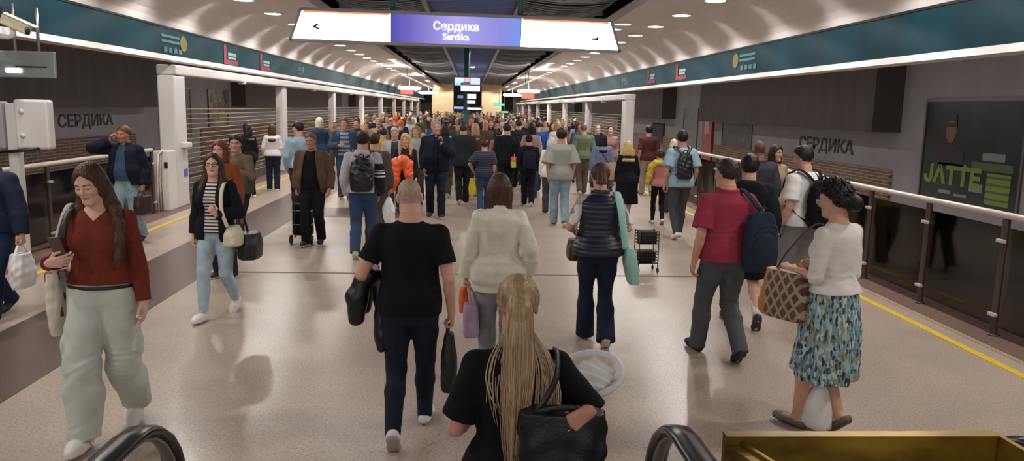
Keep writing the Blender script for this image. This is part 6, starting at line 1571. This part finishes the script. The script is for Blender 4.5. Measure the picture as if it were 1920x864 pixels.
make(dict(sex='m', **mid, feet=STAND, skin='bd8d78', top=dict(name='hoodie', c='2a2a30', hem=.88, fit=.02), bottom=dict(c='22242a'), hat=dict(style='beanie', c='e0661e', name='beanie')),
  741, 218, Y=24, rz=.4, label='person in an orange beanie, the left one of the two orange hats')
make(dict(sex='f', **mid, feet=STAND, skin='bd8d78', top=dict(name='jacket', c='24242a', hem=.88, fit=.02), bottom=dict(c='22242a'), hat=dict(style='beanie', c='dd6a2a', name='beanie')),
  752, 226, Y=22, rz=-.4, label='person in an orange beanie, the right and lower of the two orange hats')
make(dict(sex='f', **mid, feet=walk('R', .2), skin='c99c84', brow='6a4a34', head=(8, 4, 0), top=dict(name='blouse', m=ramp_mat('pale_pattern', 'noise', ['b7a88a', '9a8f7a', '8fa69a', 'c9bea6'], 9, .9), hem=.85, fit=.03), bottom=dict(c='3a3834'), hair=dict(style='long', c='8c6c4c', len=.24)),
  780, 236, Y=17.2, rz=PI-.1, label='person in a patterned beige blouse left of the raised hand')
make(dict(sex='m', **mid, feet=walk('L', .2), skin='c08f7a', top=dict(name='jacket', c='3c403e', hem=.88, fit=.02), bottom=dict(c='2a2a2e'), hat=dict(style='cap', c='d8d4cc', name='cap', back=True), hair=dict(style='short', c='3a2c26')),
  836, 222, Y=21, rz=.2, label='person in a white cap right behind the raised hand')
make(dict(sex='m', **mid, feet=walk('L', .2), skin='b87f6c', head=(5, 4, 0), top=dict(name='shirt', c='5a2228', sl=.9, hem=.9, fit=.014), bottom=dict(c='2a2a30'), hair=dict(style='short', c='4a342a')),
  884, 218, Y=24.5, rz=PI, label='person in a dark red shirt facing the camera beside the teal centre post')
make(dict(sex='f', **mid, feet=walk('L', .2), skin='cf9f86', brow='2c201b', head=(4, 4, 0), top=dict(name='jacket', c='20222c', hem=.88, fit=.014), bottom=dict(c='22242a'), hair=dict(style='bob', c='6a4a34', len=.14)),
  921, 222, Y=23, rz=PI, label='person with a brown bob and dark jacket facing the camera right of the centre post')
make(dict(sex='m', **mid, feet=walk('R', .2), skin='c4937c', build=1.06, top=dict(name='jacket', c='191b20', hem=.84, fit=.03, collar=.02), bottom=dict(c='1c1e24'), hair=dict(style='short', c='2c2420', t=.018)),
  951, 231, Y=17.8, rz=.05, label='person in a black jacket walking away right of the striped polo shirt')
make(dict(sex='m', **mid, feet=walk('L', .2), skin='c4937c', build=1.04, top=dict(name='jacket', c='22262c', hem=.84, fit=.02, collar=.02), bottom=dict(c='1c1e24'), hair=dict(style='short', c='3a2a22', t=.016)),
  973, 224, Y=21.2, rz=0, label='person in a charcoal jacket between the black jacket and the royal blue jacket')
# rolling crate cart behind the vest
gpos = on_z(1210, 508); t = empty('rolling_cart', gpos, label='black two tier wire cart behind the mint tote bag', category='cart'); t.rotation_euler = (0, 0, .1)
m = MB()
for z in (.16, .50):
    for q in range(5): m.tube([(-.19, -.13, z+.05*q), (.19, -.13, z+.05*q), (.19, .13, z+.05*q), (-.19, .13, z+.05*q)], .006, 6, closed=True, smooth=False)
    for x in np.linspace(-.19, .19, 8): m.tube([(x, -.13, z), (x, -.13, z+.20)], .005, 6); m.tube([(x, .13, z), (x, .13, z+.2)], .005, 6)
    m.box((-.19, -.13, z-.01), (.19, .13, z))
m.build('wire_baskets', M_black, t)
for x in (-.19, .19):
    for y in (-.13, .13): m = MB(); m.tube([(x, y, .08), (x, y, .72)], .010, 8); m.build('cart_upright', M_black, t)
for x in (-.19, .19):
    for y in (-.13, .13):
        m = MB(); m.lathe([(.001, -.012), (.04, -.012), (.04, .012), (.001, .012)], c=(x, y, .04), axis='x', seg=14); m.build('wheel', M_black, t)
m = MB(); m.cbox((0, 0, .60), (.34, .22, .22), bev=.03); m.build('dark_load', fabric('3a3632'), t); m = MB(); m.cbox((0, 0, .27), (.33, .21, .18), bev=.03); m.build('dark_load', fabric('2b2826'), t); t.scale = (.72, .8, .80)
# a scrap of paper on the floor
p = on_z(1610, 655); m = MB(); m.add([(-.03, -.015, .003), (.02, -.022, .006), (.035, .012, .003), (-.02, .02, .009), (-.03, -.015, .0), (.02, -.022, .0), (.035, .012, .0), (-.02, .02, .0)], [(0, 1, 2, 3), (0, 4, 5, 1), (1, 5, 6, 2), (2, 6, 7, 3), (3, 7, 4, 0), (7, 6, 5, 4)]); tag(m.build('paper_scrap', mat('paper_white', 'eeece8', .7), None, p), 'tiny white paper scrap on the floor right of the floral skirt', 'litter')
# ------------------------------------------------------------------ the blond woman in front
HAIRB = mat('hair', 'a68a68', .42, noise=.26, nscale=7, stretch=(16, 16, .8), bump=.1, bscale=9, spec=.4)
S = make(dict(sex='f', v=.0045, fv=.0032, gv=.0055, feet=walk('R', .2, 24, .08), skin='c9917c', build=1.0, lean=.03, head=(0, 6, 0),
    la=dict(w=(.17, .22, 1.10), p=(.45, -1, -.4), f=(-.3, .9, .1), n=(-.6, 0, -.8), curl=.6), ra=dict(w=(.255, -.250, 1.315), p=(.50, .35, -.85), f=(-.75, .05, -.62), n=(0, 1, .1), curl=.7),
    top=dict(name='t_shirt', c='131315', sl=.80, hem=.92, fit=.006, sw=.014, sflare=.014, folds=.006, neck=1.48), bottom=dict(c='1b2130', fitk='straight'), shoes=dict(c='d8d4d0'),
    hair=dict(style='pony', m=HAIRB, t=.012, strand=60, ridge=.0010, tail=[(0, -.060, .108, .034), (0, -.105, .085, .040), (0, -.150, .020, .045), (0, -.165, -.08, .048), (.002, -.172, -.20, .050), (-.008, -.176, -.33, .042), (-.012, -.176, -.46, .024), (-.01, -.176, -.56, .008)])),
  972, 515, Y=2.72, rz=-.02, label='person in a black t-shirt with very long blond ponytail closest to the camera')
rnd = random.Random(4)
HB = [mat('hair', c, .45, noise=.12, nscale=7, stretch=(10, 10, 1), spec=.4) for c in ('a98d6b', 'b89c7a', '97795a', 'c4aa88')]
O = S.hO; s = S.s
def strand(pts, w, mt, nm='hair_lock'):
    q = MB(); P = smooth_path([Vector(p) for p in pts]); n = len(P); R = [w*(1-.0*i/n)*max(.12, 1-max(0, (i/n-.55)/.45)**1.5) for i in range(n)]
    q.tube(P, R, 7, flat=w*.45, side=(1, 0, 0)); return q
def locks(mt, paths):
    M_ = MB()
    for pts, w in paths:
        q = strand(pts, w, mt); o_ = len(M_.v); M_.v += q.v; M_.f += [tuple(i+o_ for i in f) for f in q.f]; M_.m += q.m; M_.sm += q.sm
    return M_
groups = [[], [], [], []]
for i in range(240):                    # long tail strands spread over the tail's back
    u = rnd.uniform(-1, 1); k = rnd.randrange(4); e = rnd.uniform(.36, .58)
    wide = .050*u; dep = .045*math.sqrt(max(0, 1-u*u))
    j = lambda a: rnd.uniform(-a, a)
    groups[k].append(([O+V3(u*.028+j(.004), -.085-.020*(1-abs(u))*1, .112), O+V3(u*.040, -.128-dep*.5, .060), O+V3(u*.046+j(.006), -.160-dep*.75, -.03), O+V3(wide*1.02+j(.010), -.172-dep*.85+j(.006), -.15), O+V3(wide*1.05+j(.007)-.005, -.178-dep*.8+j(.008), -.28), O+V3(wide*.78-.010+j(.009), -.178-dep*.6, -.40*e/.5), O+V3(wide*.35-.012+j(.012), -.178-dep*.3, -e*1.02)], rnd.uniform(.0010, .0019)))
for i in range(240):                     # combed scalp strands up to the tie
    a = rnd.uniform(-.95, .95)*PI/2; k = rnd.randrange(4); el = rnd.uniform(-.5, .55)
    p0 = V3(.0935*math.sin(a)*math.cos(el*.8), -.0, 0)
    R = lambda a_, z_, t_: hpt(S, ((.0775+t_)*math.sin(a_)*math.sqrt(max(0, 1-(z_/.1)**2)), -.014-(.097+t_)*math.cos(a_)*math.sqrt(max(0, 1-(z_/.1)**2)), .033+z_*.92))
    z0 = rnd.uniform(-.085, .03)
    groups[k].append(([R(a, z0, .011), R(a*.92, z0*.5+.03, .012), R(a*.7, z0*.15+.07, .010), hpt(S, (.02*math.sin(a), -.075, .118))], rnd.uniform(.0009, .0016)))
for i in range(70):                     # loose hair over the right shoulder blade and some to the left
    rt = i < 60; k = rnd.choice([1, 3, 3, 0]); x = rnd.uniform(.05, .115) if rt else -rnd.uniform(.05, .10); b = rnd.uniform(0, .03); L = rnd.uniform(.20, .40) if rt else rnd.uniform(.10, .20)
    groups[k].append(([O+V3(x*.45, -.070, -.07), O+V3(x*.70, -.075, -.11), O+V3(x*1.05, -.085-b, -.16), O+V3(x*1.22, -.120-b, -.22), O+V3(x*1.22+rnd.uniform(-.02, .02), -.150-b, -.20-L*.5), O+V3(x*1.0+rnd.uniform(-.02, .02), -.160-b, -.20-L)], rnd.uniform(.0016, .0030)))
for k in range(4): locks(HB[k], groups[k]).build('hair_strands', HB[k], S.root)
q = MB(); a = S.hand[1]; fr = a[0]+(a[1]*.100+a[3]*.010+a[2]*-.004)*s; q.tube([fr+(a[2]*math.cos(t)+a[1]*math.sin(t))*.0115 for t in np.linspace(0, 2*PI, 14, endpoint=False)], .0018, 6, closed=True); link('ring', q.mesh('ring', mat('gold', 'd8b060', .25, metal=1)), S.root)
g = grip(S, 1)
bag(S, 'tote_bag', 'large black leather tote in the lower middle below the blond hair', 'bag', (.150, -.175, 1.290*s), .29, .10, .50, fabric('17181c', 'leather'), straps=[[(.06, -.19, 1.28*s), (.09, -.18, 1.33*s), (.135, -.14, 1.40*s), (.14, -.06, 1.475*s), (.14, .04, 1.46*s), (.15, .10, 1.35*s)], [(.22, -.20, 1.28*s), (.20, -.20, 1.31*s), (.12, -.20, 1.31*s), (.05, -.19, 1.28*s)]], sw=.013, flat=.005, top=1.0, bot=.92, n=3.4, folds=.010, vox=.006)
def hatfn(F):
    pass
c = V3(.315*s, .20, 1.285*s)
M_ = Matrix.Translation(c) @ Matrix.Rotation(.15, 4, 'Z') @ Matrix.Rotation(.55, 4, 'X') @ Matrix.Rotation(-.25, 4, 'Y')
q = MB(); q.tube([M_ @ V3(.130*math.cos(t), .105*math.sin(t), 0) for t in np.linspace(0, 2*PI, 40, endpoint=False)], .013, 10, closed=True)
def cloth(F):
    F.ell(M_ @ V3(0, 0, -.03), (.105, .085, .04), [[M_[r][k] for k in range(3)] for r in range(3)], .02); F.wrinkles(.016, [(c, .3)], 2)
held('basket', q.mesh('basket', mat('basket_white', 'e8e5e2', .5)), S, 'white oval rimmed basket with white cloth under the right arm of the blond ponytail person', 'basket', parts=[('cloth', blob_mesh(cloth, c-V3(.22, .22, .2), c+V3(.22, .22, .2), .006, fabric('eeebe8'), 'cloth'))])
# ------------------------------------------------------------------ the far crowd: figures shared as meshes, each an object of its own
rnd = random.Random(11)
ARCH = []
for sex, feet, hair, topk, hat in (('m', walk('L', .2), dict(style='short', c='2a201b', t=.016), dict(hem=.88, fit=.02), None), ('m', walk('R', .2), dict(style='short', c='2a201b', t=.022), dict(hem=.92, sl=.85, fit=.014), None),
      ('f', walk('L', .18), dict(style='long', c='4a3224', len=.30), dict(hem=.92, fit=.014), None), ('f', STAND, dict(style='bob', c='6a4a34', len=.14), dict(hem=.82, fit=.024, flare=.03), None),
      ('m', STAND, dict(style='short', c='2a201b'), dict(hem=.86, fit=.024, collar=.02), dict(style='cap', c='d8d4cc', name='cap')), ('f', walk('R', .18), dict(style='bun', c='3a2a22'), dict(hem=.90, sl=1.3, fit=.012), None),
      ('m', walk('L', .2), None, dict(hem=.88, fit=.02), None)):
    p = dict(sex=sex, h=1.72, v=.011, gv=.013, feet=feet, top=dict(name='top', **topk), bottom=dict(c='2a2c34', k='plain'), shoes=dict(c='2a2826'))
    if hair: p['hair'] = hair
    else: p['scalp'] = 'a98d7f'
    if hat: p['hat'] = hat
    ARCH.append((person_kit(p)[0], hair['style'] if hair else 'none', hat))
TOPS = [('black', '17181c'), ('charcoal', '2c2f35'), ('navy', '1d2740'), ('brown', '4f3d33'), ('beige', 'a3937a'), ('white', 'd0ccc8'), ('grey', '7d7c7e'), ('olive', '565a42'), ('maroon', '57262b'), ('pink', 'a08482'), ('light blue', '8a9ba8'), ('cream', 'c8bb9f'), ('blue', '34486a'), ('dusty rose', '94706a'), ('black', '121216'), ('tan', '8a6f52')]
HAIRS = [('dark', '221a17'), ('brown', '4a3226'), ('fair', 'a98d66'), ('grey', 'a8a29c'), ('dark', '171212'), ('reddish', '6a3a26')]
LEGS = ['20232c', '2b3a55', '17181c', '4a443e', '5c6a78']; SKINS = ['c99b84', 'b98672', 'd3a994', 'ac7a64']
taken = [(o.location.x, o.location.y) for o in COL.objects if o.parent is None and o.name.startswith('person')]+[(-.17, 30.0)]
spots = []; tries = 0
while len(spots) < 190 and tries < 30000:
    tries += 1
    y = 18.5+57*rnd.random()**1.15; half = 4.5
    x = rnd.uniform(-4.9, 4.2)
    if y < 26 and (x < -3.2): continue
    if y < 22 and rnd.random() < .45: continue
    d = .72 if y < 40 else .80
    if any((x-a)**2+(y-b)**2 < d*d for a, b in taken): continue
    taken.append((x, y)); spots.append((x, y))
spots.sort(key=lambda q: q[1])
for x, y in spots:
    K, hs, hat = rnd.choice(ARCH); tn, tc_ = rnd.choice(TOPS); hn, hc = rnd.choice(HAIRS)
    away = rnd.random() < .62; rz = (0 if away else PI)+rnd.uniform(-.35, .35)
    cols = {'top': fabric(tc_), 'trousers': fabric(rnd.choice(LEGS)), 'hair': hairmat(hc), 'body': skinmat(rnd.choice(SKINS))}
    if hat: cn, cc = rnd.choice([('white', 'd8d4cc'), ('black', '1a1a1c'), ('blue', '2c4a80'), ('white', 'd0ccc8')]); cols['cap'] = fabric(cc)
    head = ('%s cap' % cn) if hat else 'shaved head' if hs == 'none' else {'short': 'short %s hair', 'long': 'long %s hair', 'bob': '%s bob', 'bun': '%s bun'}[hs] % hn
    pl = ('left of' if x < -.6-.0*y else 'right of' if x > .3 else 'around')+' centre post'
    dist = 'in front row' if y < 25 else 'midway back' if y < 42 else 'far back'
    r = put_kit(K, (x, y, 0), rz, 'person, %s, %s top, %s, %s in crowd %s' % (head, tn, 'from behind' if away else 'facing camera', {'in front row': 'near', 'midway back': 'midway', 'far back': 'far'}[dist], pl), group='far crowd on the platform', colors=cols)
    k = rnd.uniform(.93, 1.07); r.scale = (k, k, k)
